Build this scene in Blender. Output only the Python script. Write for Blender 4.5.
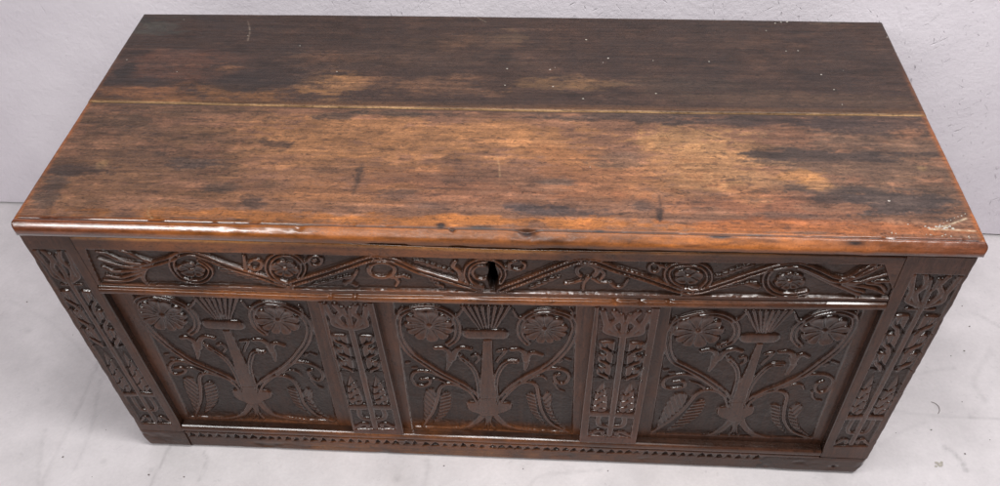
import bpy, math, random
import numpy as np
from mathutils import Euler

random.seed(7)
S = bpy.context.scene
COL = S.collection
for o in list(bpy.data.objects):
    bpy.data.objects.remove(o)

# ------------------------------------------------------------------ camera
CAM = np.array([.0941, -.7902, 1.3665]); EUL = (.778, .0273, .0616); FPX = 841.56
cd = bpy.data.cameras.new('camera'); cam = bpy.data.objects.new('camera', cd); COL.objects.link(cam)
cam.location = CAM; cam.rotation_euler = EUL
cd.sensor_width = 36; cd.sensor_fit = 'HORIZONTAL'; cd.lens = FPX / 1000 * 36
cd.clip_start = .02; cd.clip_end = 100
S.camera = cam
# ------------------------------------------------------------------ light: a plain room, lamps at the ceiling
W = bpy.data.worlds.new('World'); S.world = W; W.use_nodes = True
bg = W.node_tree.nodes['Background']; bg.inputs[0].default_value = (.92, .90, 1.0, 1); bg.inputs[1].default_value = .04

def area(name, loc, target, sx, sy, power, color=(1, 1, 1)):
    l = bpy.data.lights.new(name, 'AREA'); l.shape = 'RECTANGLE'; l.size = sx; l.size_y = sy
    l.energy = power; l.color = color
    o = bpy.data.objects.new(name, l); COL.objects.link(o); o.location = loc
    d = np.array(target, float) - np.array(loc, float)
    from mathutils import Vector
    o.rotation_euler = Vector(d).to_track_quat('-Z', 'Y').to_euler()
    return o
area('lamp_tube', (-1.05, -1.8, 2.4), (-1.05, 0, .45), 2.5, .17, 36, (1, .98, .965))
area('lamp_front', (.1, -2.0, 2.5), (.1, 0, .3), 1.5, .4, 5, (1, .98, .98))
area('lamp_right', (.9, -.3, 2.1), (.5, 0, 0), .6, .6, 22, (1, .98, .965))
area('lamp_over', (-.05, -.25, 1.95), (-.05, -.2, 0), .4, .4, 10, (1, .98, .98))
S.view_settings.view_transform = 'Standard'; S.view_settings.look = 'None'
S.view_settings.exposure = 0; S.view_settings.gamma = 1
S.render.engine = 'CYCLES'

# ------------------------------------------------------------------ small maths
RM = np.array(Euler(EUL).to_matrix())
def ray(p):
    p = np.atleast_2d(np.asarray(p, float))
    v = np.stack([(p[:, 0] - 500) / FPX, -(p[:, 1] - 243) / FPX, -np.ones(len(p))], 1)
    return v @ RM.T
def on_y(p, y):           # photo pixel -> (x, z) on an upright plane
    d = ray(p); t = (y - CAM[1]) / d[:, 1]; q = CAM + d * t[:, None]
    return q[:, [0, 2]]
def on_z(p, z):           # photo pixel -> (x, y) on a level plane
    d = ray(p); t = (z - CAM[2]) / d[:, 2]; q = CAM + d * t[:, None]
    return q[:, :2]
def sstep(a, b, x):
    t = np.clip((x - a) / (b - a), 0, 1); return t * t * (3 - 2 * t)
def vnoise(x, y, seed):
    xi = np.floor(x).astype(np.int64); yi = np.floor(y).astype(np.int64)
    fx = x - xi; fy = y - yi; fx = fx * fx * (3 - 2 * fx); fy = fy * fy * (3 - 2 * fy)
    def h(a, b):
        n = (a * 374761393 + b * 668265263 + seed * 974711) & 0xffffffff
        n = ((n ^ (n >> 13)) * 1274126177) & 0xffffffff
        return ((n ^ (n >> 16)) & 0xffff) / 65535.
    return (h(xi, yi) * (1 - fx) + h(xi + 1, yi) * fx) * (1 - fy) + (h(xi, yi + 1) * (1 - fx) + h(xi + 1, yi + 1) * fx) * fy
def fbm(x, y, seed, oct=4):
    s = 0; a = 1; t = 0
    for k in range(oct):
        s = s + a * vnoise(x * 2 ** k + 13.7 * k, y * 2 ** k + 5.1 * k, seed + k); t += a; a *= .55
    return s / t * 2 - 1
def lin(h):
    c = np.array([int(h[i:i + 2], 16) / 255 for i in (1, 3, 5)])
    return np.where(c <= .04045, c / 12.92, ((c + .055) / 1.055) ** 2.4)
def spline(P, n=10):
    P = np.asarray(P, float)
    if len(P) < 3:
        t = np.linspace(0, 1, n)[:, None]; return P[0] * (1 - t) + P[-1] * t
    Q = np.vstack([2 * P[0] - P[1], P, 2 * P[-1] - P[-2]]); out = []
    for i in range(1, len(Q) - 2):
        a, b, c, d = Q[i - 1:i + 3]
        for t in np.linspace(0, 1, n, endpoint=False):
            out.append(.5 * (2 * b + (c - a) * t + (2 * a - 5 * b + 4 * c - d) * t * t + (3 * b - a - 3 * c + d) * t ** 3))
    out.append(P[-1]); return np.array(out)
def tps(src, dst):
    src = np.asarray(src, float); dst = np.asarray(dst, float); n = len(src)
    U = lambda r2: np.where(r2 > 0, r2 * np.log(np.maximum(r2, 1e-9)), 0)
    K = U(((src[:, None] - src[None]) ** 2).sum(2)) + 60. * np.eye(n)
    A = np.zeros((n + 3, n + 3)); A[:n, :n] = K; A[:n, n] = 1; A[:n, n + 1:] = src; A[n:, :n] = A[:n, n:].T
    w = np.linalg.solve(A, np.vstack([dst, np.zeros((3, 2))]))
    def f(p):
        p = np.atleast_2d(np.asarray(p, float))
        return U(((p[:, None] - src[None]) ** 2).sum(2)) @ w[:n] + w[n] + p @ w[n + 1:]
    return f

# ------------------------------------------------------------------ objects
def link(name, me, parent=None, mat=None):
    o = bpy.data.objects.new(name, me); COL.objects.link(o)
    if parent: o.parent = parent
    if mat and me: me.materials.append(mat)
    return o
def raw_mesh(name, V, F, mat, parent=None, col=None, nor=None, smooth=True):
    """V (n,3); F list of quads array (m,4) plus optional list of ngons."""
    quads, ngons = F if isinstance(F, tuple) else (F, [])
    me = bpy.data.meshes.new(name)
    quads = np.asarray(quads, dtype=np.int32).reshape(-1, 4)
    li = quads.ravel(); ls = np.arange(len(quads)) * 4; lt = np.full(len(quads), 4)
    for g in ngons:
        ls = np.append(ls, len(li)); lt = np.append(lt, len(g)); li = np.append(li, g)
    me.vertices.add(len(V)); me.loops.add(len(li)); me.polygons.add(len(ls))
    me.vertices.foreach_set('co', np.asarray(V, np.float32).ravel())
    me.loops.foreach_set('vertex_index', li.astype(np.int32))
    me.polygons.foreach_set('loop_start', ls.astype(np.int32))
    me.polygons.foreach_set('loop_total', lt.astype(np.int32))
    sm = np.full(len(ls), smooth); 
    if len(ngons): sm[len(quads):] = False
    me.update(calc_edges=True)
    me.polygons.foreach_set('use_smooth', sm)
    if col is not None:
        at = me.color_attributes.new('tint', 'FLOAT_COLOR', 'POINT')
        c4 = np.ones((len(V), 4), np.float32); c4[:, :col.shape[1]] = col
        at.data.foreach_set('color', c4.ravel())
    if nor is not None:
        me.normals_split_custom_set_from_vertices(nor.tolist())
    return link(name, me, parent, mat)
def box(name, x0, x1, y0, y1, z0, z1, mat, parent, bev=.003, col=None):
    xs = [x0, x0 + bev, x1 - bev, x1]; ys = [y0, y0 + bev, y1 - bev, y1]; zs = [z0, z0 + bev, z1 - bev, z1]
    V = []; F = []
    def quad(a, b, c, d):
        k = len(V); V.extend([a, b, c, d]); F.append((k, k + 1, k + 2, k + 3))
    import bmesh
    bm = bmesh.new(); bmesh.ops.create_cube(bm, size=1)
    for v in bm.verts:
        v.co.x = x0 if v.co.x < 0 else x1; v.co.y = y0 if v.co.y < 0 else y1; v.co.z = z0 if v.co.z < 0 else z1
    if bev: bmesh.ops.bevel(bm, geom=bm.edges[:], offset=bev, segments=2, profile=.5, affect='EDGES')
    me = bpy.data.meshes.new(name); bm.to_mesh(me); bm.free()
    at = me.color_attributes.new('tint', 'FLOAT_COLOR', 'POINT'); n = len(me.vertices)
    c4 = np.ones((n, 4), np.float32); c4[:, :3] = col if col is not None else DARK
    at.data.foreach_set('color', c4.ravel())
    return link(name, me, parent, mat)

# ------------------------------------------------------------------ materials
def nt(name):
    m = bpy.data.materials.new(name); m.use_nodes = True
    n = m.node_tree; return m, n, n.nodes['Principled BSDF']
def wood(name, axis, r0, r1, bump=.25, grain=.30, spec=.5, coat=0., fleck=0.):
    m, n, b = nt(name); N = n.nodes.new; L = n.links.new
    tc = N('ShaderNodeTexCoord'); mp = N('ShaderNodeMapping')
    mp.inputs['Scale'].default_value = {'x': (6, 170, 170), 'z': (150, 150, 7), 'y': (150, 7, 150)}[axis]
    L(tc.outputs['Object'], mp.inputs[0])
    g = N('ShaderNodeTexNoise'); g.inputs['Scale'].default_value = 1; g.inputs['Detail'].default_value = 5; g.inputs['Roughness'].default_value = .65
    L(mp.outputs[0], g.inputs['Vector'])
    p = N('ShaderNodeTexNoise'); p.inputs['Scale'].default_value = 14; p.inputs['Detail'].default_value = 6; p.inputs['Roughness'].default_value = .6
    L(tc.outputs['Object'], p.inputs['Vector'])
    f = N('ShaderNodeTexNoise'); f.inputs['Scale'].default_value = 420; f.inputs['Detail'].default_value = 3
    L(tc.outputs['Object'], f.inputs['Vector'])
    at = N('ShaderNodeAttribute'); at.attribute_name = 'tint'
    def rng(src, a, c):
        r = N('ShaderNodeMapRange'); r.inputs[1].default_value = .28; r.inputs[2].default_value = .72; r.inputs[3].default_value = a; r.inputs[4].default_value = c
        L(src, r.inputs[0]); return r.outputs[0]
    def mul(a, c):
        k = N('ShaderNodeMath'); k.operation = 'MULTIPLY'; L(a, k.inputs[0]); L(c, k.inputs[1]); return k.outputs[0]
    v = mul(mul(rng(g.outputs[0], 1 - grain, 1 + grain), rng(p.outputs[0], .78, 1.22)), rng(f.outputs[0], .86, 1.14))
    sc = N('ShaderNodeVectorMath'); sc.operation = 'SCALE'; L(at.outputs['Color'], sc.inputs[0]); L(v, sc.inputs['Scale'])
    L(sc.outputs[0], b.inputs['Base Color'])
    if fleck:
        mq = N('ShaderNodeMapping'); mq.inputs['Scale'].default_value = {'x': (85, 230, 230), 'z': (230, 230, 70), 'y': (230, 85, 230)}[axis]; L(tc.outputs['Object'], mq.inputs[0])
        q = N('ShaderNodeTexNoise'); q.inputs['Scale'].default_value = 1; q.inputs['Detail'].default_value = 4; q.inputs['Roughness'].default_value = .7; q.inputs['Distortion'].default_value = 1.6; L(mq.outputs[0], q.inputs['Vector'])
        qr = N('ShaderNodeMapRange'); qr.inputs[1].default_value = .55; qr.inputs[2].default_value = .62; qr.inputs[3].default_value = 1; qr.inputs[4].default_value = 1 - fleck; L(q.outputs[0], qr.inputs[0])
        q2 = N('ShaderNodeMapRange'); q2.inputs[1].default_value = .45; q2.inputs[2].default_value = .30; q2.inputs[3].default_value = 1; q2.inputs[4].default_value = 1 + fleck * .9; L(q.outputs[0], q2.inputs[0])
        v2 = mul(mul(v, qr.outputs[0]), q2.outputs[0]); L(v2, sc.inputs['Scale'])
    ro = N('ShaderNodeMapRange'); ro.inputs[1].default_value = .3; ro.inputs[2].default_value = .7; ro.inputs[3].default_value = r0; ro.inputs[4].default_value = r1
    L(p.outputs[0], ro.inputs[0]); L(mul(ro.outputs[0], at.outputs['Alpha']), b.inputs['Roughness'])
    b.inputs['Specular IOR Level'].default_value = spec
    b.inputs['Coat Weight'].default_value = max(coat, 0); b.inputs['Coat Roughness'].default_value = .11
    if coat < 0:      # wax polish where the edge is handled
        cw = N('ShaderNodeMapRange'); cw.inputs[1].default_value = .6; cw.inputs[2].default_value = 1.15; cw.inputs[3].default_value = 1.; cw.inputs[4].default_value = .05; L(at.outputs['Alpha'], cw.inputs[0]); L(cw.outputs[0], b.inputs['Coat Weight'])
    ad = N('ShaderNodeMath'); ad.operation = 'ADD'; L(g.outputs[0], ad.inputs[0]); L(f.outputs[0], ad.inputs[1])
    bp = N('ShaderNodeBump'); bp.inputs['Strength'].default_value = bump; bp.inputs['Distance'].default_value = .0012
    L(ad.outputs[0], bp.inputs['Height']); L(bp.outputs[0], b.inputs['Normal'])
    return m
M_LID = wood('worn oak lid', 'x', .33, .55, .65, .40, .36, 0., .52)
M_EDGE = wood('polished oak edge', 'x', .26, .42, .05, .22, .5, -1, .3)
M_RAIL = wood('dark oak, level grain', 'x', .20, .34, .14, .34, .30, -1, .45)
M_STILE = wood('dark oak, upright grain', 'z', .21, .36, .14, .34, .27, -1, .45)
M_SIDE = wood('dark oak side', 'y', .35, .55, .25, .25, .4)
def plain(name, c, rough):
    m, n, b = nt(name); b.inputs['Base Color'].default_value = (*c, 1); b.inputs['Roughness'].default_value = rough
    t = n.nodes.new('ShaderNodeTexNoise'); t.inputs['Scale'].default_value = 300
    mr = n.nodes.new('ShaderNodeMix'); mr.data_type = 'RGBA'; mr.blend_type = 'MULTIPLY'; mr.inputs[0].default_value = .35
    mr.inputs[6].default_value = (*c, 1); n.links.new(t.outputs[1], mr.inputs[7]); n.links.new(mr.outputs[2], b.inputs['Base Color'])
    return m
M_VOID = plain('dark iron', (.006, .005, .005), .7)
M_PAINT = plain('old white paint', (.60, .56, .49), .6)
M_CRUMB = plain('dark crumb', (.22, .19, .18), .8)
M_FIBRE = plain('brown fibre', (.18, .13, .11), .7)

DARK = lin('#2e1e17'); RED = lin('#5d3a29'); ORANGE = lin('#9c5a2c'); AMBER = lin('#b8702c'); GREY = lin('#2a1e19')

# ================================================================== SETTING
def axis_grid(a, b, fine, lo, hi):
    return np.unique(np.round(np.concatenate([np.linspace(lo, a, 8), np.arange(a, b, fine), np.linspace(b, hi, 8)]), 5))
def wall_material():
    m, n, b = nt('lilac white plaster'); N = n.nodes.new; L = n.links.new
    tc = N('ShaderNodeTexCoord')
    a = N('ShaderNodeTexNoise'); a.inputs['Scale'].default_value = 5; a.inputs['Detail'].default_value = 6; L(tc.outputs['Object'], a.inputs[0])
    f = N('ShaderNodeTexNoise'); f.inputs['Scale'].default_value = 80; f.inputs['Detail'].default_value = 6; f.inputs['Roughness'].default_value = .7; L(tc.outputs['Object'], f.inputs[0])
    # short trowel nicks, cut in several directions
    hs = []
    for k, (rot, s1, s2) in enumerate(((.9, 34, 170), (-.6, 26, 150), (1.35, 36, 190), (2.2, 30, 160))):
        mp = N('ShaderNodeMapping'); mp.vector_type = 'TEXTURE'; mp.inputs['Rotation'].default_value = (0, rot, 0); mp.inputs['Scale'].default_value = (1 / s1, 1, 1 / s2); mp.inputs['Location'].default_value = (k * 3.1, 0, k * 1.7)
        L(tc.outputs['Object'], mp.inputs[0])
        v = N('ShaderNodeTexNoise'); v.inputs['Scale'].default_value = 1; v.inputs['Detail'].default_value = 2; L(mp.outputs[0], v.inputs[0])
        r = N('ShaderNodeMapRange'); r.inputs[1].default_value = .71; r.inputs[2].default_value = .83; r.inputs[3].default_value = 0; r.inputs[4].default_value = 1; L(v.outputs[0], r.inputs[0])
        hs.append(r.outputs[0])
    def op(o, x, y):
        k = N('ShaderNodeMath'); k.operation = o
        for i, q in enumerate((x, y)):
            if isinstance(q, float): k.inputs[i].default_value = q
            else: L(q, k.inputs[i])
        return k.outputs[0]
    nick = op('MAXIMUM', op('MAXIMUM', hs[0], hs[1]), op('MAXIMUM', hs[2], hs[3]))
    sx = N('ShaderNodeSeparateXYZ'); L(tc.outputs['Object'], sx.inputs[0])
    gx = N('ShaderNodeMapRange'); gx.inputs[1].default_value = -.7; gx.inputs[2].default_value = .5; gx.inputs[3].default_value = .25; gx.inputs[4].default_value = 1.; L(sx.outputs[0], gx.inputs[0]); nick = op('MULTIPLY', nick, gx.outputs[0])
    h = op('ADD', op('MULTIPLY', nick, -.8), op('MULTIPLY', f.outputs[0], .5)); h = op('ADD', h, op('MULTIPLY', a.outputs[0], .9))
    bp = N('ShaderNodeBump'); bp.inputs['Strength'].default_value = .75; bp.inputs['Distance'].default_value = .005; L(h, bp.inputs['Height']); L(bp.outputs[0], b.inputs['Normal'])
    cr = N('ShaderNodeValToRGB'); cr.color_ramp.elements[0].position = .3; cr.color_ramp.elements[0].color = (.84, .79, .85, 1)
    cr.color_ramp.elements[1].position = .7; cr.color_ramp.elements[1].color = (.95, .90, .955, 1); L(a.outputs[0], cr.inputs[0])
    mx = N('ShaderNodeMix'); mx.data_type = 'RGBA'; mx.inputs[7].default_value = (.36, .32, .36, 1); L(cr.outputs[0], mx.inputs[6]); L(op('MULTIPLY', nick, .10), mx.inputs[0])
    L(mx.outputs[2], b.inputs['Base Color']); b.inputs['Roughness'].default_value = .5; b.inputs['Specular IOR Level'].default_value = .3
    return m
def build_wall():
    xs = axis_grid(-1.7, 1.7, .012, -3, 3); zs = axis_grid(.004, 1.1, .012, .004, 2.9)
    X, Z = np.meshgrid(xs, zs)
    Y = .630 - .014 * X + .0035 * fbm(X * 3, Z * 3, 5) + .0012 * fbm(X * 14, Z * 14, 9)
    V = np.stack([X, Y, Z], -1).reshape(-1, 3); R, C = X.shape
    i = np.arange(R * C).reshape(R, C); F = np.stack([i[:-1, :-1], i[:-1, 1:], i[1:, 1:], i[1:, :-1]], -1).reshape(-1, 4)
    # back side, so that the wall has thickness
    n0 = len(V); V = np.vstack([V, [[-3, .80, .004], [3, .80, .004], [3, .80, 2.9], [-3, .80, 2.9]]])
    o = raw_mesh('wall', V, (F, [[n0 + 1, n0, n0 + 3, n0 + 2]]), wall_material()); o['kind'] = 'structure'; o['label'] = 'rough lilac white plaster wall behind the carved coffer'
build_wall()

def floor_material():
    m, n, b = nt('pale painted floor'); N = n.nodes.new; L = n.links.new
    tc = N('ShaderNodeTexCoord')
    a = N('ShaderNodeTexNoise'); a.inputs['Scale'].default_value = 9; a.inputs['Detail'].default_value = 8; a.inputs['Roughness'].default_value = .62; L(tc.outputs['Object'], a.inputs[0])
    f = N('ShaderNodeTexNoise'); f.inputs['Scale'].default_value = 160; f.inputs['Detail'].default_value = 4; L(tc.outputs['Object'], f.inputs[0])
    at = N('ShaderNodeAttribute'); at.attribute_name = 'tint'
    r = N('ShaderNodeMapRange'); r.inputs[1].default_value = .3; r.inputs[2].default_value = .7; r.inputs[3].default_value = .87; r.inputs[4].default_value = 1.06; L(a.outputs[0], r.inputs[0])
    r2 = N('ShaderNodeMapRange'); r2.inputs[1].default_value = .3; r2.inputs[2].default_value = .7; r2.inputs[3].default_value = .97; r2.inputs[4].default_value = 1.03; L(f.outputs[0], r2.inputs[0])
    pt = N('ShaderNodeTexNoise'); pt.inputs['Scale'].default_value = 55; pt.inputs['Detail'].default_value = 6; pt.inputs['Roughness'].default_value = .75; L(tc.outputs['Object'], pt.inputs[0])
    r3 = N('ShaderNodeMapRange'); r3.inputs[1].default_value = .60; r3.inputs[2].default_value = .72; r3.inputs[3].default_value = 1; r3.inputs[4].default_value = .84; L(pt.outputs[0], r3.inputs[0])
    k0 = N('ShaderNodeMath'); k0.operation = 'MULTIPLY'; L(r.outputs[0], k0.inputs[0]); L(r3.outputs[0], k0.inputs[1])
    k = N('ShaderNodeMath'); k.operation = 'MULTIPLY'; L(k0.outputs[0], k.inputs[0]); L(r2.outputs[0], k.inputs[1])
    s = N('ShaderNodeVectorMath'); s.operation = 'SCALE'; L(at.outputs['Color'], s.inputs[0]); L(k.outputs[0], s.inputs['Scale']); L(s.outputs[0], b.inputs['Base Color'])
    bp = N('ShaderNodeBump'); bp.inputs['Strength'].default_value = .2; bp.inputs['Distance'].default_value = .002; L(f.outputs[0], bp.inputs['Height']); L(bp.outputs[0], b.inputs['Normal'])
    b.inputs['Roughness'].default_value = .55; b.inputs['Specular IOR Level'].default_value = .3
    return m
def pdist(px, pz, P):
    """distance and parameter (0..1) of points to a polyline, plus signed side."""
    best = np.full(px.shape, 1e9); tt = np.zeros(px.shape); sd = np.zeros(px.shape)
    seg = np.diff(P, axis=0); ln = np.maximum(np.hypot(seg[:, 0], seg[:, 1]), 1e-9); cum = np.concatenate([[0], np.cumsum(ln)]); tot = cum[-1]
    for i in range(len(seg)):
        ux, uz = seg[i] / ln[i]; ax = px - P[i, 0]; az = pz - P[i, 1]
        t = np.clip(ax * ux + az * uz, 0, ln[i]); dx = ax - ux * t; dz = az - uz * t; d = np.hypot(dx, dz)
        k = d < best; best = np.where(k, d, best); tt = np.where(k, (cum[i] + t) / tot, tt); sd = np.where(k, ux * az - uz * ax, sd)
    return best, tt, np.sign(sd), tot
def build_floor():
    xs = axis_grid(-1.4, 1.25, .0045, -3, 3); ys = axis_grid(-.35, .70, .0045, -3.4, 1.2)
    X, Y = np.meshgrid(xs, ys)
    base = np.array([.80, .762, .775]); c = np.ones(X.shape + (3,)) * base
    n = fbm(X * 2.2, Y * 2.2, 31, 5); c *= (1 + .09 * n - .10 * sstep(.15, .6, fbm(X * 5, Y * 5, 37, 5)))[..., None]
    warm = sstep(.1, .6, fbm(X * 3, Y * 3, 77, 4)); c = c * (1 - warm[..., None] * np.array([0, .02, .035]))
    # scuffs and faint seams (photo pixel polylines laid on the floor)
    marks = [([(42, 486), (62, 440), (85, 395), (110, 330)], .0035, .07), ([(75, 470), (92, 425), (100, 380)], .004, .06), ([(150, 486), (168, 450), (178, 440)], .003, .10),
             ([(38, 486), (40, 455), (45, 430)], .004, .05), ([(200, 480), (207, 462), (203, 452)], .003, .08), ([(886, 410), (930, 415), (1000, 419)], .003, .07), ([(946, 447), (954, 452), (960, 460), (966, 470)], .004, .13),
             ([(970, 312), (985, 318), (1000, 327)], .003, .07), ([(905, 378), (930, 371), (955, 368)], .004, .05), ([(10, 300), (60, 330), (130, 405)], .003, .04), ([(880, 445), (905, 430), (925, 422)], .004, .04), ([(990, 350), (975, 380), (985, 400)], .006, .05), ([(530, 486), (545, 475), (600, 470)], .003, .06), ([(424, 486), (428, 468), (426, 460)], .004, .07)]
    for P, w, a in marks:
        Q = spline(on_z(P, 0), 8); lo = Q.min(0) - .03; hi = Q.max(0) + .03
        k = (X > lo[0]) & (X < hi[0]) & (Y > lo[1]) & (Y < hi[1])
        d, t, s, _ = pdist(X[k] + .004 * fbm(X[k] * 60, Y[k] * 60, 3), Y[k], Q)
        m = np.exp(-(d / w) ** 2) * a * 2.1 * (.5 + .8 * vnoise(t * 9, t * 0, 4)); c[k] *= (1 - m)[:, None] * np.ones(3)
    rng = np.random.RandomState(5)
    for _ in range(70):
        x, y = rng.uniform(-1.3, 1.15), rng.uniform(-.3, .3); r = rng.uniform(.003, .010); k = (abs(X - x) < .03) & (abs(Y - y) < .03)
        d = np.hypot(X[k] - x, (Y[k] - y) * rng.uniform(.6, 1.6)) + .004 * fbm(X[k] * 120, Y[k] * 120, 8)
        c[k] *= (1 - rng.uniform(.05, .18) * np.exp(-(d / r) ** 2))[:, None]
    Z = .0006 * fbm(X * 5, Y * 5, 3) - .0006
    V = np.stack([X, Y, Z], -1).reshape(-1, 3); R, C = X.shape
    i = np.arange(R * C).reshape(R, C); F = np.stack([i[:-1, :-1], i[:-1, 1:], i[1:, 1:], i[1:, :-1]], -1).reshape(-1, 4)
    o = raw_mesh('floor', V, F, floor_material(), col=c.reshape(-1, 3)); o['kind'] = 'structure'; o['label'] = 'pale scuffed floor under the carved coffer'
build_floor()

# ================================================================== CARVING
class Field:
    """A carved face: a grid of points in its own plane, a relief height and the id of the motif at each point."""
    def __init__(s, X, Z, y0, seed):
        s.X, s.Z, s.y0, s.seed = X, Z, y0, seed
        s.H = np.zeros(X.shape); s.L = np.zeros(X.shape, int); s.names = ['']; s.ground = None; s.hole = None
        s.wx = X + .0004 * fbm(X * 110, Z * 110, seed + 40, 2); s.wz = Z + .0004 * fbm(X * 110, Z * 110, seed + 50, 2)
    def new(s, name): s.names.append(name); return len(s.names) - 1
    def box(s, P, pad):
        P = np.atleast_2d(P); lo = P.min(0) - pad; hi = P.max(0) + pad
        return (s.X > lo[0]) & (s.X < hi[0]) & (s.Z > lo[1]) & (s.Z < hi[1])
    def sink(s, poly, depth, wall=.0022):
        k = s.box(poly, .004); d = s.poly_sdf(poly, k)
        g = -depth * sstep(-wall * .2, wall, d) 
        gn = .00045 * fbm(s.X[k] * 90, s.Z[k] * 90, s.seed + 3, 3) + .0003 * fbm(s.X[k] * 300, s.Z[k] * 300, s.seed + 4, 2)
        s.H[k] = g + gn * sstep(0, wall, d)
    def poly_sdf(s, poly, k):
        poly = np.asarray(poly, float); x = s.wx[k]; z = s.wz[k]
        d, t, _, _ = pdist(x, z, np.vstack([poly, poly[:1]])); ins = np.zeros(x.shape, bool); n = len(poly)
        for i in range(n):
            a, b = poly[i], poly[(i + 1) % n]
            c = ((a[1] > z) != (b[1] > z)); 
            with np.errstate(divide='ignore', invalid='ignore'):
                xi = (b[0] - a[0]) * (z - a[1]) / (b[1] - a[1]) + a[0]
            ins ^= c & (x < xi)
        return np.where(ins, d, -d)
    def put(s, k, h, m, lab):
        cur = s.H[k]; up = m & (h > cur); cur = np.where(up, h, cur); s.H[k] = cur
        l = s.L[k]; l[up] = lab; s.L[k] = l
    def trench(s, k, d, w, dep=.0004):
        s.H[k] -= np.where((d > w) & (s.L[k] == 0) & (s.H[k] < -.0015), dep * np.exp(-((d - w) / .0016) ** 2), 0)
    def stroke(s, lab, P, w, base, top, kind='round', w1=None, rope=0, n=9):
        Q = spline(P, n) if len(P) > 2 else np.asarray(P, float); wm = max(w, w1 or w)
        k = s.box(Q, wm + .006)
        if not k.any(): return
        d, t, sd, tot = pdist(s.wx[k], s.wz[k], Q)
        ww = w if w1 is None else w + (w1 - w) * t
        q = d / ww
        if kind == 'round': p = np.sqrt(np.clip(1 - q ** 2, 0, 1))
        elif kind == 'flat': p = np.clip(1 - np.clip(q, 0, 1) ** 3.2, 0, 1) ** .8
        elif kind == 'ridges': p = np.maximum(np.clip(1 - (np.abs(q - .56) / .44) ** 2, 0, 1) ** .7, np.where(q < .56, .12, 0))
        else:                                   # two ridges with a groove between them
            p = np.clip(1 - (np.abs(q - .52) / .48) ** 2, 0, 1) ** .75; p = np.maximum(p, np.where(q < .5, .18, 0))
        if rope: p = p * (1 - .12 * (.5 + .5 * np.cos(t * tot / rope * 6.283)))
        s.put(k, base + (top - base) * p, q < 1, lab); s.trench(k, d, ww)
    def cut(s, P, w, dep, n=7):
        Q = spline(P, n) if len(P) > 2 else np.asarray(P, float); k = s.box(Q, w + .002)
        if not k.any(): return
        d, t, _, _ = pdist(s.wx[k], s.wz[k], Q); s.H[k] -= dep * np.clip(1 - d / (w * (.35 + .65 * np.sin(np.pi * np.clip(t, .04, .96)))), 0, 1) ** .8
    def poly(s, lab, P, base, top, bev=.002):
        P = np.asarray(P, float); k = s.box(P, .006); d = s.poly_sdf(P, k)
        s.put(k, base + (top - base) * sstep(0, bev, d), d > 0, lab); s.trench(k, -d, 0)
    def rosette(s, lab, c, rx, rz, n, base, top, ph=0., boss=.17):
        k = s.box(np.array([c]), max(rx, rz) * 1.15); dx = (s.wx[k] - c[0]) / rx; dz = (s.wz[k] - c[1]) / rz
        r = np.hypot(dx, dz); th = np.arctan2(dz, dx) + ph
        th = th + .10 * np.sin(2 * th + ph * 3)
        ps = np.abs(np.sin(n * th / 2)); R = .80 + .20 * ps ** .6
        q = r / R; edge = sstep(0, .14, 1 - q); groove = np.exp(-(ps / .22) ** 2) * sstep(.12, .4, q)
        dish = .55 + .45 * sstep(.25, .85, q) - .30 * np.exp(-((q - .6) / .2) ** 2) * ps
        p = edge * (dish - .55 * groove)
        bo = np.sqrt(np.clip(1 - (r / boss) ** 2, 0, 1)); p = np.where(r < boss, .25 + .95 * bo, p)
        s.put(k, base + (top - base) * np.clip(p, .02, 1.3), q < 1, lab); s.trench(k, (q - 1) * rx, 0)
    def leaf(s, lab, P, base, top, axis, vein=.0118, slant=1.0):
        """a lobe with slanting cuts: P outline, axis (a, b) the line from which the cuts slope away."""
        P = spline(np.vstack([P, P[:1]]), 5)[:-1]; k = s.box(P, .006); d = s.poly_sdf(P, k)
        a, b = np.asarray(axis, float); u = (b - a) / np.linalg.norm(b - a); v = np.array([-u[1], u[0]])
        along = (s.wx[k] - a[0]) * u[0] + (s.wz[k] - a[1]) * u[1]; ac = (s.wx[k] - a[0]) * v[0] + (s.wz[k] - a[1]) * v[1]
        w = (along - slant * np.abs(ac)) / vein; saw = w - np.floor(w)
        p = sstep(0, .0028, d) * (.34 + .66 * np.sqrt(saw) * sstep(1, .82, saw))
        s.put(k, base + (top - base) * p, d > 0, lab); s.trench(k, -d, 0)

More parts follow.
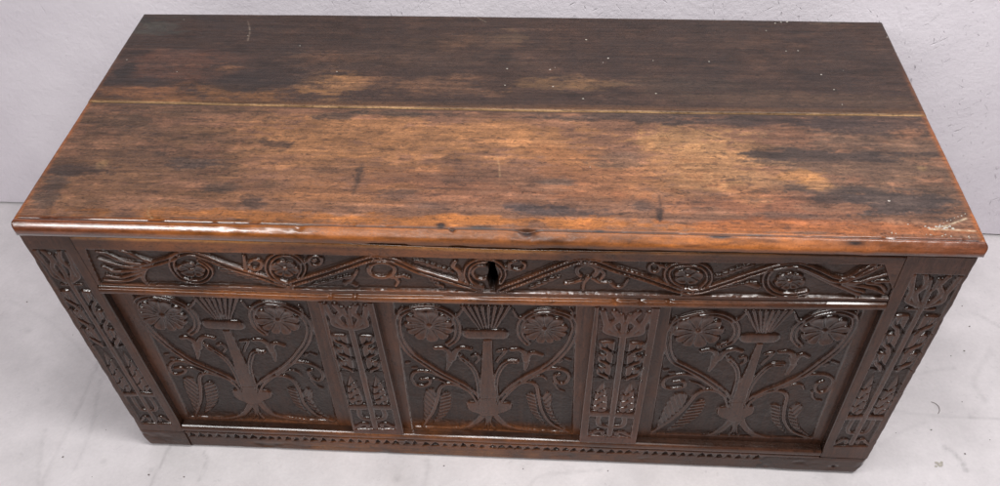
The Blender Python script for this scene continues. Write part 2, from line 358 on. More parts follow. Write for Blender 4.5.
def build_field(F, name, parent, mat, colour, depth=.03, keep_edges=True):
    X, Z, H = F.X, F.Z, F.H; R, C = X.shape
    H = H + .00022 * fbm(X * 25, Z * 25, F.seed + 9, 3)
    V = np.stack([X, F.y0 - H, Z], -1)
    du = np.gradient(V, axis=1); dv = np.gradient(V, axis=0); nr = np.cross(du, dv); nr /= np.linalg.norm(nr, axis=-1, keepdims=True)
    nr = np.where(nr[..., 1:2] > 0, -nr, nr)
    col = colour(F, X, Z, H)
    idx = np.arange(R * C).reshape(R, C)
    Q = np.stack([idx[:-1, :-1], idx[:-1, 1:], idx[1:, 1:], idx[1:, :-1]], -1).reshape(-1, 4)
    hl = np.stack([H[:-1, :-1], H[:-1, 1:], H[1:, 1:], H[1:, :-1]], -1).reshape(-1, 4); ll = F.L.ravel()[Q]
    fl = np.take_along_axis(ll, hl.argmax(1)[:, None], 1)[:, 0]
    if F.hole is not None: 
        keep = ~(F.hole.ravel()[Q].all(1)); Q = Q[keep]; fl = fl[keep]
    V = V.reshape(-1, 3); nr = nr.reshape(-1, 3); col = col.reshape(-1, col.shape[-1])
    root = None
    for lab in range(len(F.names)):
        f = Q[fl == lab]
        if lab and len(f) < 6: continue
        u, inv = np.unique(f, return_inverse=True); f2 = inv.reshape(-1, 4); v = V[u]; n = nr[u]; c = col[u]
        if lab == 0:
            ring = np.concatenate([idx[0, :-1], idx[:-1, -1], idx[-1, :0:-1], idx[:0:-1, 0]]); m = len(ring)
            a = V[ring]; bk = a.copy(); bk[:, 1] = F.y0 + depth; cen = V.mean(0); o = a - cen; o[:, 1] = 0
            side = np.zeros_like(a); sidesel = np.concatenate([np.full(C - 1, 0), np.full(R - 1, 1), np.full(C - 1, 2), np.full(R - 1, 3)])
            side[:] = np.array([[0, 0, -1], [1, 0, 0], [0, 0, 1], [-1, 0, 0]])[sidesel]
            b0 = len(v); v = np.vstack([v, a, bk]); n = np.vstack([n, side, side]); c = np.vstack([c, col[ring], col[ring]])
            j = np.arange(m); j2 = (j + 1) % m
            f2 = np.vstack([f2, np.stack([b0 + j2, b0 + j, b0 + m + j, b0 + m + j2], -1)])
            root = raw_mesh(name, v, f2, mat, parent, c, n)
        else:
            raw_mesh(F.names[lab], v, f2, mat, root, c, n)
    return root

def edge_round(F, s, t, sx, sz, r=.0035):
    """soften the rim of a frame piece: s, t distances from its edges in metres"""
    for d in (s, t): F.H -= np.where(d < r, r - np.sqrt(np.clip(r * r - (r - d) ** 2, 0, None)), 0) * .9

def wear_colour(extra=None, red=.35):
    def f(F, X, Z, H):
        n = fbm(X * 9, Z * 9, F.seed + 60, 4); n2 = fbm(X * 45, Z * 45, F.seed + 61, 3)
        high = sstep(-.0035, -.0003, H)
        w = np.clip(red * high + .22 * n + .12 * n2, 0, 1)[..., None]
        c = DARK * (1 - w) + RED * w
        g = sstep(.05, .5, fbm(X * 6, Z * 6, F.seed + 62, 3))[..., None] * .5 * (1 - high[..., None]); c = c * (1 - g) + GREY * g
        if extra is not None: c = extra(F, X, Z, H, c, n, n2)
        # wax polish on the rubbed, rounded edges of the carving; hollows and plain faces are duller
        gz, gx = np.gradient(H); on = sstep(.25, .8, np.hypot(gz, gx) / .0011) * sstep(-.0040, -.0018, H); gl = np.clip(1.15 - .10 * (F.L > 0) - .45 * on + .10 * n2, .6, 1.5)
        return np.concatenate([np.clip(c, .002, 1), gl[..., None]], -1)
    return f

coffer = bpy.data.objects.new('coffer', None); COL.objects.link(coffer); coffer.empty_display_size = .2
coffer['label'] = 'dark carved oak coffer with a worn two plank lid, on the pale floor'
coffer['category'] = 'chest'

# frame lines, in metres on the front plane y = 0 --------------------------------
def pl(P): q = on_y(P, 0.); return q
RB = pl([(80, 294), (105, 294.8), (200, 298.2), (317, 302.6), (440, 304.6), (540, 306.6), (640, 308.4), (740, 310), (890, 311.4), (930, 312)])
def rail_bottom(x): return np.interp(x, RB[:, 0], RB[:, 1])
FT = pl([(85, 249.5), (200, 252.5), (330, 255.5), (450, 258.5), (490, 259.5), (600, 261.5), (700, 263), (885, 265)])
FB = pl([(100, 284.5), (210, 286.5), (330, 290), (450, 292), (560, 294.2), (700, 296.5), (800, 297.8), (895, 299)])
SLi = pl([(72, 242.5), (184, 432)]); SRi = pl([(905, 262), (820, 457)])
def xl_in(z): return np.interp(z, SLi[::-1, 1], SLi[::-1, 0])
def xr_in(z): return np.interp(z, SRi[::-1, 1], SRi[::-1, 0])
M1 = [pl([(317.5, 303), (353.5, 434)]), pl([(373, 304), (404, 434.5)])]
M2 = [pl([(594.5, 309), (579, 440.5)]), pl([(660.5, 311), (636, 444)])]
def xline(L): 
    def f(z): return L[0, 0] + (L[1, 0] - L[0, 0]) * (z - L[0, 1]) / (L[1, 1] - L[0, 1])
    return f
TOPZ = .5555; BOTZ = .0705; FOOTZ = .0515

# ------------------------------------------------------------------ panels
PY = .0140; PD = .0038
def panel_motifs(F, T, k=1):
    """T: pixel of the middle panel -> (x, z) on this panel."""
    b = -PD; t = .0002
    def st(name, *args, **kw):
        l = F.new(name)
        for P, w, top, kind, w1 in args: F.stroke(l, T(P), w, b, top, kind, w1, **kw)
    st('carved_leg', ([(485, 414), (479, 421), (470, 427), (455, 429.6), (437, 429), (416, 428.4)], .0075, -.0004, 'flat', .004))
    st('carved_leg', ([(494, 414), (499, 421), (507, 427), (522, 430.6), (545, 432.6), (569, 433.5)], .0075, -.0004, 'flat', .004))
    st('carved_foot_leaf', ([(486, 415), (486.5, 424), (482, 431)], .0035, -.001, 'round', .002), ([(491, 415), (491, 424), (495.5, 431)], .0035, -.001, 'round', .002), ([(488.6, 417), (488.6, 424), (488.6, 431)], .0026, -.0015, 'round', .0018))
    for P, sp1, sp2 in (([(485, 414), (480, 404), (472, 393.5), (460, 385), (441, 375), (424, 364.5), (410, 354), (401.5, 341.5), (398, 329), (399, 318), (406, 311.5), (418, 309), (431, 308.8), (444.5, 312.5), (454.5, 320), (458.5, 330), (456.5, 339.5), (449, 345)], [(453, 319), (459, 316), (463, 310)], [(399.5, 320), (398.5, 313), (402, 307.5)]),
                        ([(491.5, 414), (497, 405), (503, 397), (513, 387.5), (528, 378), (544, 369.5), (557, 359.5), (567, 348), (573, 337), (575, 328), (571.5, 319.5), (561, 314), (548, 311.8), (535, 313.3), (525, 318.5), (519.5, 326.5), (520, 336.5), (527, 344.5)], [(524, 320), (517, 318), (512, 311.5)], [(571, 320), (573, 314), (570, 309.5)])):
        l = F.new('carved_heart_stem'); F.stroke(l, T(P), .0074, b, t, 'twin', .0066); F.stroke(l, T(sp1), .0042, b, -.0006, 'round', .0022); F.stroke(l, T(sp2), .0036, b, -.0008, 'round', .0016)
    # rosettes
    c = T([(428.5, 327)])[0]; F.rosette(F.new('carved_rosette'), c, .0415, .0425, (12, 11, 10)[k], b - .0004, .0006, .2 + k, .14)
    c = T([(545, 330.5)])[0]; F.rosette(F.new('carved_rosette'), c, .0385, .0385, (10, 12, 9)[k], b - .0004, .0004, .9 + k * .7, .13)
    # fan, cap, trunk, bowl
    l = F.new('carved_fan')
    for i in range(8):
        f = i / 7; F.stroke(l, T([(462.5 + 46 * f, 308), (478.5 + 17 * f, 328.5)]), .0042, b - .0012, .0002, 'flat', .0019)
    F.stroke(F.new('carved_cap'), T([(470, 335.4), (500.5, 335.8)]), .0128, b, t, 'flat')
    F.poly(F.new('carved_trunk'), T([(482, 340), (492, 340), (494, 372), (498, 399), (478, 399), (481, 372)]), b, .0001, .0016)
    F.poly(F.new('carved_bowl'), spline(T([(465.5, 404), (469, 402), (475, 401.5), (480, 398), (496, 398), (502, 402), (508, 402.5), (512.5, 405), (512, 410), (506, 413), (501, 414.5), (495, 417), (482, 417), (477, 414.5), (471, 412.5), (466.5, 409), (465.5, 404)]), 4)[:-1], b, .0003, .0045)
    for P in ([(481, 380), (479, 393), (480, 402)], [(494, 380), (497, 393), (496, 402)], [(475, 396), (479, 404)], [(501, 397), (497, 405)]): F.cut(T(P), .0022, .0026)
    # tulip buds on their own stalks
    st('carved_tulip', ([(435, 350), (443, 350), (449, 354.5), (450, 362)], .0048, -.0006, 'round', .006), ([(471, 350.5), (462.5, 349), (456, 352.5), (452, 360)], .0042, -.0004, 'round', .0068), ([(450, 357), (449, 364), (446.5, 371)], .0085, -.0012, 'round', .003), ([(459, 356), (461, 361), (465, 362.5)], .0036, -.0012, 'round', .003))
    st('carved_stalk', ([(461, 359), (467, 363.5), (474, 371), (478, 382), (479.5, 399)], .0052, -.0003, 'twin', .0050))
    st('carved_tulip', ([(511, 351.5), (519, 351.5), (524.5, 355.5), (526, 362)], .0046, -.0006, 'round', .006), ([(542, 356.5), (534, 354.5), (529, 356.5), (526.5, 362)], .0042, -.0006, 'round', .006), ([(525.5, 358), (527, 364), (525.5, 371)], .0085, -.0012, 'round', .003))
    st('carved_stalk', ([(517, 363), (507, 363.5), (500, 371), (496, 382), (495.5, 398)], .0052, -.0003, 'twin', .0050))
    st('carved_bud', ([(472, 357.5), (476, 356), (479, 360), (475.5, 364)], .0036, -.0010, 'round', .0030))
    st('carved_bud', ([(497.5, 353), (505.5, 352), (500, 359), (497, 363)], .0038, -.0010, 'round', .0030))
    # scrolls
    st('carved_scroll', ([(457, 385), (441, 377.5), (428, 373.2), (417, 373), (412, 378), (415, 385.3), (423, 387.6), (430.5, 384.5), (428, 380.5), (421, 381)], .0044, -.0004, 'round', .0034), ([(447, 385), (440, 381.5), (433, 380)], .003, -.0012, 'round', .002))
    st('carved_scroll', ([(522, 382), (530, 376.8), (541.6, 372), (551.5, 369.8), (563, 371), (569.3, 376.3), (567.5, 383.3), (561, 385.3), (556, 382.4), (555.5, 377.5), (560, 375.6)], .0044, -.0004, 'round', .0034), ([(554, 384), (558, 390.5), (564.5, 393)], .003, -.0014, 'round', .002), ([(527, 381), (536, 378), (543, 378), (547, 381.5)], .0032, -.001, 'round', .002))
    # side leaves
    for stem, A, B, ax in (([(470, 393), (458, 387), (447, 385.5), (440.5, 390), (437.5, 400), (432.5, 413), (423, 427)], [(425, 391.5), (431, 389.5), (436, 392), (435.5, 402), (431, 414), (424, 424), (422.5, 412), (422.5, 400)], [(440.5, 397), (446.5, 393), (452, 397), (451.5, 408), (445, 418), (432, 425.5), (437, 413)], [(423, 427), (440, 390)]),
                           ([(505, 393), (515, 386.5), (527, 383.5), (535.5, 387), (538.5, 398), (541.5, 412), (550, 424), (568, 433)], [(524.5, 396.5), (530, 393.5), (535.5, 396), (539, 413), (547, 428), (537, 421), (529.5, 412)], [(541, 398), (546.5, 393), (552.5, 397.5), (552, 409), (557, 421), (567, 431.5), (551, 422), (544, 411)], [(560, 431), (538, 390)])):
        l = F.new('carved_leaf'); F.leaf(l, T(A), b, -.0004, T(ax)); F.leaf(l, T(B), b, -.0004, T(ax)); F.stroke(l, T(stem), .0046, b, t, 'round', .0036)
    for P in ([(406, 364.5), (408.5, 364)], [(412.5, 369.5), (416, 369.5)], [(559, 363.5), (562, 361.5)], [(566, 360), (570, 361.5)]):
        st('carved_bud', (P, .0036, -.0016, 'round', .0034))
ANCH = np.array([  # middle panel, left panel, right panel
    (428.5, 327, 162, 316, 697.5, 332), (545, 330.5, 277, 321, 825, 331.5), (463, 335, 201.5, 325, 741, 339), (507.5, 335.5, 243.5, 326, 779, 339),
    (465.5, 405, 230.5, 393, 716, 410.5), (513, 407, 273, 395, 756, 411), (396, 330, 139, 320, 666, 342), (577, 328, 311, 326, 857, 327),
    (417, 361, 176, 353, 680, 367.6), (550, 365, 295, 357, 812, 369), (422, 427, 194, 417, 651, 433), (567, 432, 331, 421, 811, 438.5),
    (447, 394.5, 210, 384, 702.7, 402.7), (528, 395, 288.5, 389.4, 773, 406), (450, 362, 197, 351, 716, 362), (525.5, 361.5, 271, 352, 794, 364),
    (423, 382, 176, 370, 675, 384), (558, 378, 311.4, 374, 820, 386), (463, 310, 195, 300.7, 746, 313.5), (507, 311, 236.5, 302, 790, 314.5), (488, 430, 258, 420, 733.5, 438)], float)
FIELD = [[(127, 288), (304, 290), (338, 424), (189, 418.5)], [(391.5, 296), (577, 300), (573, 434.2), (411.5, 429.5)], [(672, 303), (868, 303), (812.5, 439), (650, 434)]]
def panel_tint(k):
    def extra(F, X, Z, H, c, n, n2):
        w = np.clip(sstep(.105, .075, Z) * sstep(.50, .15, np.abs(X + .12)) * (.8 + .5 * n), 0, 1)[..., None] * .75
        return c * (1 - w) + lin('#7a4a2a') * w
    return extra
# ANCH columns: 0-1 middle, 2-3 left, 4-5 right
_A = ANCH
def anchors(k): return _A[:, 2:4] if k == 0 else _A[:, 4:6]
def build_panels():
    for k in range(3):
        xa = [xl_in, xline(M1[1]), xline(M2[1])][k]; xb = [xline(M1[0]), xline(M2[0]), xr_in][k]
        xs0 = min(xa(.06), xa(.45)) - .004; xs1 = max(xb(.06), xb(.45)) + .004
        X, Z = np.meshgrid(np.arange(xs0, xs1, .00112), np.arange(.062, .452, .00112))
        F = Field(X, Z, PY, 100 + 17 * k)
        F.sink(on_y(FIELD[k], PY), PD, .0040)
        if k == 1: T = lambda p: on_y(p, PY)
        else:
            w = tps(_A[:, :2], anchors(k)); T = lambda p, w=w: on_y(w(p), PY)
        T = (lambda T0, k: lambda p: (lambda q: q + .0016 * np.stack([fbm(q[:, 0] * 22 + 9 * k, q[:, 1] * 22, 70 + k, 2), fbm(q[:, 0] * 22, q[:, 1] * 22 + 9 * k, 80 + k, 2)], 1))(T0(p)))(T, k)
        panel_motifs(F, T, k)
        p = build_field(F, 'panel', coffer, M_STILE, wear_colour(panel_tint(k), (.50, .62, .40)[k]), .012)
        p['label'] = ['carved front panel of flowers and leaves next to the muntin left of the keyhole', 'carved middle front panel of flowers and leaves below the keyhole', 'carved front panel of flowers and leaves above the patched foot'][k]
build_panels()

# ------------------------------------------------------------------ stiles and muntins
def upright_motifs(F, Q, d, tall):
    """Q: (u, v) -> (x, z); u across the sunk field -1..1, v down it 0..1"""
    b = -d; t = -.0001
    def P(*a): return np.array([Q(u, v) for u, v in a])
    hw = np.linalg.norm(Q(1, .5) - Q(-1, .5)) / 2; k = hw / .036
    l = F.new('carved_tulip'); fl = .15 if tall else .165
    for u, wv in ((-.82, .10), (-.42, -.08), (.42, .08), (.82, -.10)):
        F.stroke(l, P((u * .22, fl + .004), (u * .78, fl - .020), (u * .92 + wv, fl * .62), (u * .80 - wv, fl * .36), (u * 1.02, .012)), .0058 * k, b, -.0002, 'round', .0050 * k)
    F.stroke(l, P((0, fl), (0, fl * .55)), .0050 * k, b, -.0006, 'round', .0058 * k)
    F.stroke(l, P((-.10, fl * .5), (-.16, fl * .2)), .0040 * k, b, -.0008, 'round'); F.stroke(l, P((.10, fl * .5), (.16, fl * .2)), .0040 * k, b, -.0008, 'round')
    l = F.new('carved_stem'); F.stroke(l, P((0, fl - .01), (.02, .5), (0, .985)), .0056 * k, b, t, 'flat')
    if tall: F.stroke(l, P((-.5, fl + .022), (.5, fl + .022)), .0042 * k, b, -.0012, 'round')
    for s in (-1, 1):
        l = F.new('carved_leaf'); v0 = fl + .045; n = 3; hh = (.50 - v0) / n
        out = [(s * .20, v0 + .02), (s * .34, v0)]
        for i in range(n):
            va = v0 + hh * i; out += [(s * .84, va + .004), (s * .92, va + hh * .30), (s * .86, va + hh * .66), (s * .62, va + hh * .90)]
        out += [(s * .26, .50)]
        F.poly(l, spline(P(*out, out[0]), 4)[:-1], b, -.0003, .0040 * k)
        for i in range(n):
            va = v0 + hh * i
            for e in (0, .34):
                F.cut(P((s * (.80 - e * .7), va + hh * (.16 + e * .1)), (s * (.70 - e * .5), va + hh * (.48 + e * .2)), (s * (.42 - e * .3), va + hh * (.70 + e * .2)), (s * (.28 - e * .3), va + hh * 1.02)), .0026 * k, .0030)
            F.cut(P((s * .95, va + hh * .95), (s * .70, va + hh * .93), (s * .50, va + hh * 1.05)), .0022 * k, .0028)
        l = F.new('carved_leaf')
        F.poly(l, spline(P((s * .52, .515), (s * .70, .57), (s * .86, .66), (s * .84, .765), (s * .28, .775), (s * .20, .70), (s * .34, .60), (s * .52, .515)), 5)[:-1], b, -.0003, .0040 * k)
        for i in range(4):
            va = .585 + .052 * i
            F.cut(P((s * .88, va - .012 + .01 * s), (s * .62, va + .004), (s * .50, va + .03), (s * .20, va + .045)) if s > 0 else P((s * .30, va - .005), (s * .52, va + .005), (s * .64, va + .028), (s * .88, va + .038)), .0024 * k, .0030)
        l = F.new('carved_bracket'); F.stroke(l, P((s * .26, .800), (s * .80, .802)), .0085 * k, b, -.0002, 'flat')
        F.stroke(l, P((s * .52, .82), (s * .54, .875), (s * .42, .905), (s * .10, .912)), .0050 * k, b, -.0006, 'round')
        l = F.new('carved_scroll'); F.stroke(l, P((s * .85, .985), (s * .66, .972), (s * .50, .955), (s * .32, .962), (s * .30, .982)), .0042 * k, b, -.0008, 'round')
def bil(quad):
    q = np.asarray(quad, float)          # TL TR BR BL in metres
    def f(u, v):
        a = (u * 1.10 + 1) / 2; return (q[0] * (1 - a) + q[1] * a) * (1 - v) + (q[3] * (1 - a) + q[2] * a) * v
    return f
def upright(name, fa, fb, z0, ztop, quad, seed, tall, label, y0=0., outer=0):
    n = int((fb(.3) - fa(.3)) / .00105); zs = np.arange(0, 1.00001, .00105 / .5)
    s, t = np.meshgrid(np.linspace(0, 1, n), zs)
    def zt(x): return ztop(x) if callable(ztop) else ztop + 0 * x
    Zm = z0 + (.45 - z0) * t; xm = fa(Zm) * (1 - s) + fb(Zm) * s
    Z = z0 + (zt(xm) - z0) * t
    wob = .0009 * fbm(Z * 45, Z * 0 + 3, seed + 5, 3) - .0016 * sstep(.15, .8, fbm(Z * 24, Z * 0 + 8, seed + 6, 3))
    A = fa(Z) + (-wob if outer < 0 else 0); B = fb(Z) + (wob if outer > 0 else 0)
    X = A * (1 - s) + B * s
    F = Field(X, Z, y0, seed); q = on_y(quad if tall else [(quad[0][0] - 2.5, quad[0][1] - 9), (quad[1][0] + (-1.5 if quad[0][0] < 500 else 1.5), quad[1][1] - 9), quad[2], quad[3]], y0)
    F.sink(q, .0038, .0028)
    upright_motifs(F, bil(on_y(quad, y0)), .0038, tall)
    edge_round(F, (X - A), (B - X), 1, 1, .003 if outer else .0022)
    ch = sstep(.25, .7, fbm(X * 30, Z * 16, seed + 33, 3))
    F.H -= .0016 * ch * (sstep(.006, 0, X - A) + sstep(.006, 0, B - X))
    def ex(F, X, Z, H, c, n, n2):
        if tall: 
            w = sstep(-.2, .6, n)[..., None] * .35 * sstep(-.001, 0, H)[..., None]; return c * (1 - w) + lin('#4d3832') * w
        w = np.clip(sstep(.33, .44, Z) * .35 + sstep(.12, .07, Z) * .5 + .25 * n, 0, .6)[..., None]; return c * (1 - w) + lin('#6a4030') * w
    o = build_field(F, name, coffer, M_STILE, wear_colour(ex, .45), .03); o['label'] = label
SLo = pl([(21.5, 241), (139, 430)]); SRo = pl([(977, 262), (868, 459)])
upright('stile', xline(SLo), xline(SLi), FOOTZ + .0006, TOPZ, [(31, 249), (66, 250), (172, 424.5), (141, 424)], 301, True, 'carved corner stile above the plain foot, tulip at its top', outer=-1)
upright('stile', xline(SRi), xline(SRo), FOOTZ + .0006, TOPZ, [(914, 274), (965, 275.5), (868, 447), (833, 447)], 331, True, 'carved corner stile above the patched foot, tulip at its top', outer=1)
upright('muntin', xline(M1[0]), xline(M1[1]), BOTZ + .0005, lambda x: rail_bottom(x) - .0006, [(322, 304), (367, 306), (396.5, 430), (354.5, 430)], 361, False, 'narrow carved muntin left of the keyhole')
upright('muntin', xline(M2[0]), xline(M2[1]), BOTZ + .0005, lambda x: rail_bottom(x) - .0006, [(601.5, 311), (652, 313), (631, 438.5), (587.5, 436.5)], 391, False, 'wide carved muntin right of the keyhole')

# ------------------------------------------------------------------ top rail with its scrolling frieze
def build_rail():
    d = .0050; b = -d
    s, t = np.meshgrid(np.linspace(0, 1, 1060), np.linspace(0, 1, 118))
    xm = xl_in(.49) * (1 - s) + xr_in(.49) * s
    rb = rail_bottom(xm); tp = TOPZ - .0055 * np.exp(-((xm - .04) / .22) ** 2); Z = rb + (tp - rb) * t
    X = (xl_in(Z) + .0006) * (1 - s) + (xr_in(Z) - .0006) * s
    F = Field(X, Z, 0., 501)
    F.sink(np.vstack([FT, FB[::-1]]), d, .0012)
    def T(P): return on_y(P, 0.)
    def st(lab, P, w, top=0., kind='round', w1=None, rope=0): F.stroke(lab, T(P), w, b, top, kind, w1, rope)
    N = F.new
    # the vine, wave by wave
    l = N('carved_vine'); st(l, [(143, 267), (156, 264), (168, 260.5), (180, 255), (191, 253.8), (203, 257.5), (220, 264.5), (240, 271.5), (262, 278), (276, 283), (290, 286)], .0064, .0010, 'ridges')
    st(l, [(150, 265.5), (144, 272), (142.5, 280), (146, 284)], .0044, -.0004, 'round')
    l = N('carved_vine'); st(l, [(288, 286), (296, 283.5), (322, 275.5), (347, 267.5), (366, 261), (378, 258.6)], .0073, .0014, 'ridges', None, .0052)
    l = N('carved_vine'); st(l, [(376, 258.8), (388, 259.8), (400, 264), (416, 271.2), (438, 278), (458, 284), (480, 290)], .0066, .0010, 'ridges')
    l = N('carved_vine'); st(l, [(500, 291), (508, 288), (528, 280.5), (552, 271), (573.6, 263), (586, 261.8)], .0074, .0014, 'ridges', None, .0050)
    l = N('carved_vine'); st(l, [(584, 261.8), (596, 263), (616, 270.5), (640, 277.8), (664, 286), (678, 290.5), (690, 292.6)], .0073, .0014, 'ridges', None, .0075)
    l = N('carved_vine'); st(l, [(684, 293), (701.6, 291.6), (722, 285), (740, 279), (758, 273), (776, 268), (792, 265.6), (803, 266.5), (818, 272.5), (832, 279), (843, 281), (851, 278), (862, 272), (873, 267)], .0066, .0012, 'ridges')
    st(l, [(800, 269.5), (812, 274.5), (824, 280.5), (838, 287), (850, 292), (859, 296)], .0048, .0002, 'round')
    # scroll rings
    l = N('carved_ring'); st(l, [(176, 257), (171.5, 262), (172.5, 270), (179, 277.5), (188, 281.5), (199, 282.3), (207, 279), (210.5, 273), (207, 266.5), (199, 261)], .0058, .0006, 'ridges', .0050)
    l = N('carved_ring'); st(l, [(288, 285.6), (276.5, 281), (269, 274), (267.8, 265.5), (273, 258), (283, 255), (294, 257), (301.5, 263.5), (303, 271), (299, 278)], .0060, .0006, 'ridges', .0050)
    l = N('carved_ring'); st(l, [(481, 289), (471, 284.5), (466.5, 277), (468.5, 268), (476, 262.8), (485, 261.6), (495, 263.4), (501.5, 269), (503.5, 276), (500, 283)], .0060, .0006, 'ridges', .0050)
    l = N('carved_ring'); st(l, [(681, 289), (671, 284), (667, 276), (670, 269), (679, 265.6), (692, 265.2), (703, 267.5), (709, 274), (709, 282), (702, 289)], .0060, .0003, 'ridges', .0056)
    l = N('carved_ring'); st(l, [(771, 271), (766.5, 277), (766, 285), (771, 291.5), (781, 295.3), (794, 295.6), (806, 293.5)], .0062, .0003, 'ridges', .0050)
    # flowers inside the rings
    def pin(c, rx, rz, n, ph): 
        l = N('carved_flower'); c0 = T([c])[0]; F.rosette(l, c0, rx, rz, n, b, -.0006, ph, .22)
    pin((191, 271), .0235, .0165, 5, .3); pin((284.5, 270), .0225, .0185, 6, .8); pin((688.5, 277.5), .0225, .0185, 5, 1.7); pin((790, 282.5), .0225, .0185, 7, .5)
    # loops and buds above and below the vine
    def loop(c, rx, ry, a0, a1, w, tail=None):
        l = N('carved_scroll'); a = np.radians(np.linspace(a0, a1, 12)); P = [(c[0] + rx * math.cos(q), c[1] - ry * math.sin(q)) for q in a]
        st(l, P, w, -.0004, 'round', w * .75)
        for q in (tail or []): st(l, q, .0042, -.0006, 'round', .0030)
    loop((255, 266), 6.5, 5.0, 200, 520, .0042, [[(245, 270), (244, 262), (243, 257)]])
    loop((315, 262), 6.5, 4.8, 200, 560, .0036, [[(313, 262), (316, 261)], [(303, 264), (309, 261)]])
    loop((381.5, 271.5), 13, 7.5, 140, 500, .0048, [[(394, 278), (398, 283), (396, 287)], [(392, 279), (403, 277.5)], [(403, 277.5), (409, 279.5)]])
    loop((517, 267), 8, 4.6, 100, 420, .0038, [[(510, 271), (504, 268)]])
    loop((587, 272.5), 10, 6.5, -40, 230, .0050, [[(588, 279), (584, 285), (583, 291)], [(593, 280), (600, 284), (607, 284)], [(580, 282), (572, 284.5), (565, 285)], [(600, 270), (604, 276), (600, 281)], [(611, 285), (617, 289), (624, 287), (628, 281)]])
    loop((654.5, 269), 5.5, 4.6, 160, 520, .0034, [[(661, 267), (666, 269)]])
    loop((482, 274), 9.5, 7, 70, 300, .0034)
    # serrated leaves along the vine
    def serr(A, B, w, n, lean):
        l = N('carved_leaf'); A = np.array(A, float); B = np.array(B, float)
        for i in range(n):
            f = (i + .3) / n; c = A * (1 - f) + B * f; q = c + np.array(lean)
            st(l, [tuple(c), tuple((c + q) / 2 + np.array([2.0, -.4])), tuple(q)], w, -.0014, 'round', w * .5)
        st(l, [tuple(A), tuple(B)], w * .7, -.0024, 'round')
    serr((218, 271), (268, 285.5), .0046, 6, (9, .6)); serr((312, 287), (350, 278), .0044, 5, (9, -2.6)); serr((414, 262.5), (448, 273.5), .0046, 6, (9, 1.5))
    serr((530, 290), (556, 279), .0046, 4, (8, -2)); serr((716, 279), (750, 266.5), .0046, 5, (9, -1.5)); serr((706, 292.5), (752, 284.5), .0046, 6, (10, -1.2))
    serr((424, 276), (440, 289), .0044, 3, (7, 3))
    l = N('carved_leaf'); st(l, [(461, 281), (459, 273), (453, 267.5), (455, 263)], .0052, -.0004, 'round', .0042)
    l = N('carved_leaf'); st(l, [(345, 285), (352, 280), (357, 272)], .0048, -.0008, 'round', .003); st(l, [(350, 284), (356, 287)], .004, -.0008, 'round')
    l = N('carved_leaf'); st(l, [(758, 288.4), (748, 285.5)], .0058, -.0004, 'round')
    # end sprays
    l = N('carved_spray')
    for P in ([(150, 263), (138, 259), (128, 254), (119, 251.5)], [(146, 266), (132, 264.5), (118, 261), (104, 254.5), (96, 252.5)], [(144, 268), (128, 268), (112, 264.5), (98, 260)], [(142, 270), (128, 272), (114, 272.5), (102, 268)], [(142, 272), (132, 275.5), (120, 278.5), (106, 276)], [(141, 276), (130, 281), (116, 282), (104, 281)]):
        st(l, P, .0044, 0, 'round', .0030)
    l = N('carved_spray')
    for P in ([(842, 282.5), (856, 279), (868, 274), (882, 267)], [(844, 283), (858, 283.5), (872, 279.5), (888, 275)], [(846, 284), (860, 287), (874, 290), (884, 294.5)], [(844, 285), (854, 289.5), (864, 293)], [(868, 284), (880, 286), (885.5, 292)], [(876, 282.5), (891, 282.5)], [(848, 280), (862, 276.5), (874, 272)]):
        st(l, P, .0044, .0002, 'round', .0030)
    # mouldings below the frieze, worn edges
    h = Z - rail_bottom(X)
    F.H -= .0026 * np.exp(-((h - .0195) / .0016) ** 2)
    F.H += np.where(h < .0175, .0052 * np.sqrt(np.clip(1 - ((h - .0105) / .0068) ** 2, 0, 1)) - .001, 0)
    F.H -= np.where(h < .0035, .0035 * (1 - h / .0035) ** 1.5, 0)
    for px in (331, 355, 641, 670, 615):            # peg holes and knocks in the bead
        c = T([(px, 301.5 if px > 500 else 296)])[0]; F.H -= .0028 * np.exp(-(((X - c[0]) / .0035) ** 2 + ((Z - c[1]) / .004) ** 2))
    F.H -= .0012 * sstep(.2, .7, fbm(X * 22, Z * 60, 540, 3)) * sstep(.02, .004, h)
    F.H -= .003 * sstep(.1, .6, fbm(X * 9, Z * 30, 541, 3)) * sstep(.006, 0, TOPZ - Z)
    tz = tp - Z; F.H -= np.where(tz < .004, .004 - np.sqrt(np.clip(.004 ** 2 - (.004 - tz) ** 2, 0, None)), 0)
    # keyhole: a real hole through the rail
    K = np.vstack([[(490.6 + 4.0 * math.cos(a), 265.6 - 3.0 * math.sin(a)) for a in np.linspace(math.pi * 1.1, -.3, 9)], [(495.4, 271), (497.4, 279), (497.4, 287), (494.5, 291.8), (490, 290.5), (487.4, 281), (488.6, 273)]])
    KP = T(K); KP = KP.mean(0) + (KP - KP.mean(0)) * np.array([1.10, 1.0]); KP = spline(np.vstack([KP, KP[:1]]), 6)[:-1]; k = F.box(KP, .01)
    F.wx, F.wz = X, Z; sd = F.poly_sdf(KP, k); F.H[k] -= .0012 * sstep(-.003, 0, sd)
    dd = np.hypot(X[k][:, None] - KP[:, 0], Z[k][:, None] - KP[:, 1]); near = dd.argmin(1); ring = (sd > 0) & (sd < .0013)
    X[k] = np.where(ring, KP[near, 0], X[k]); Z[k] = np.where(ring, KP[near, 1], Z[k])
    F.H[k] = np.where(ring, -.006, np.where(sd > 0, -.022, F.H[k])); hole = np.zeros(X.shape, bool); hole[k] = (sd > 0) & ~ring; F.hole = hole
    F.L[hole] = 0
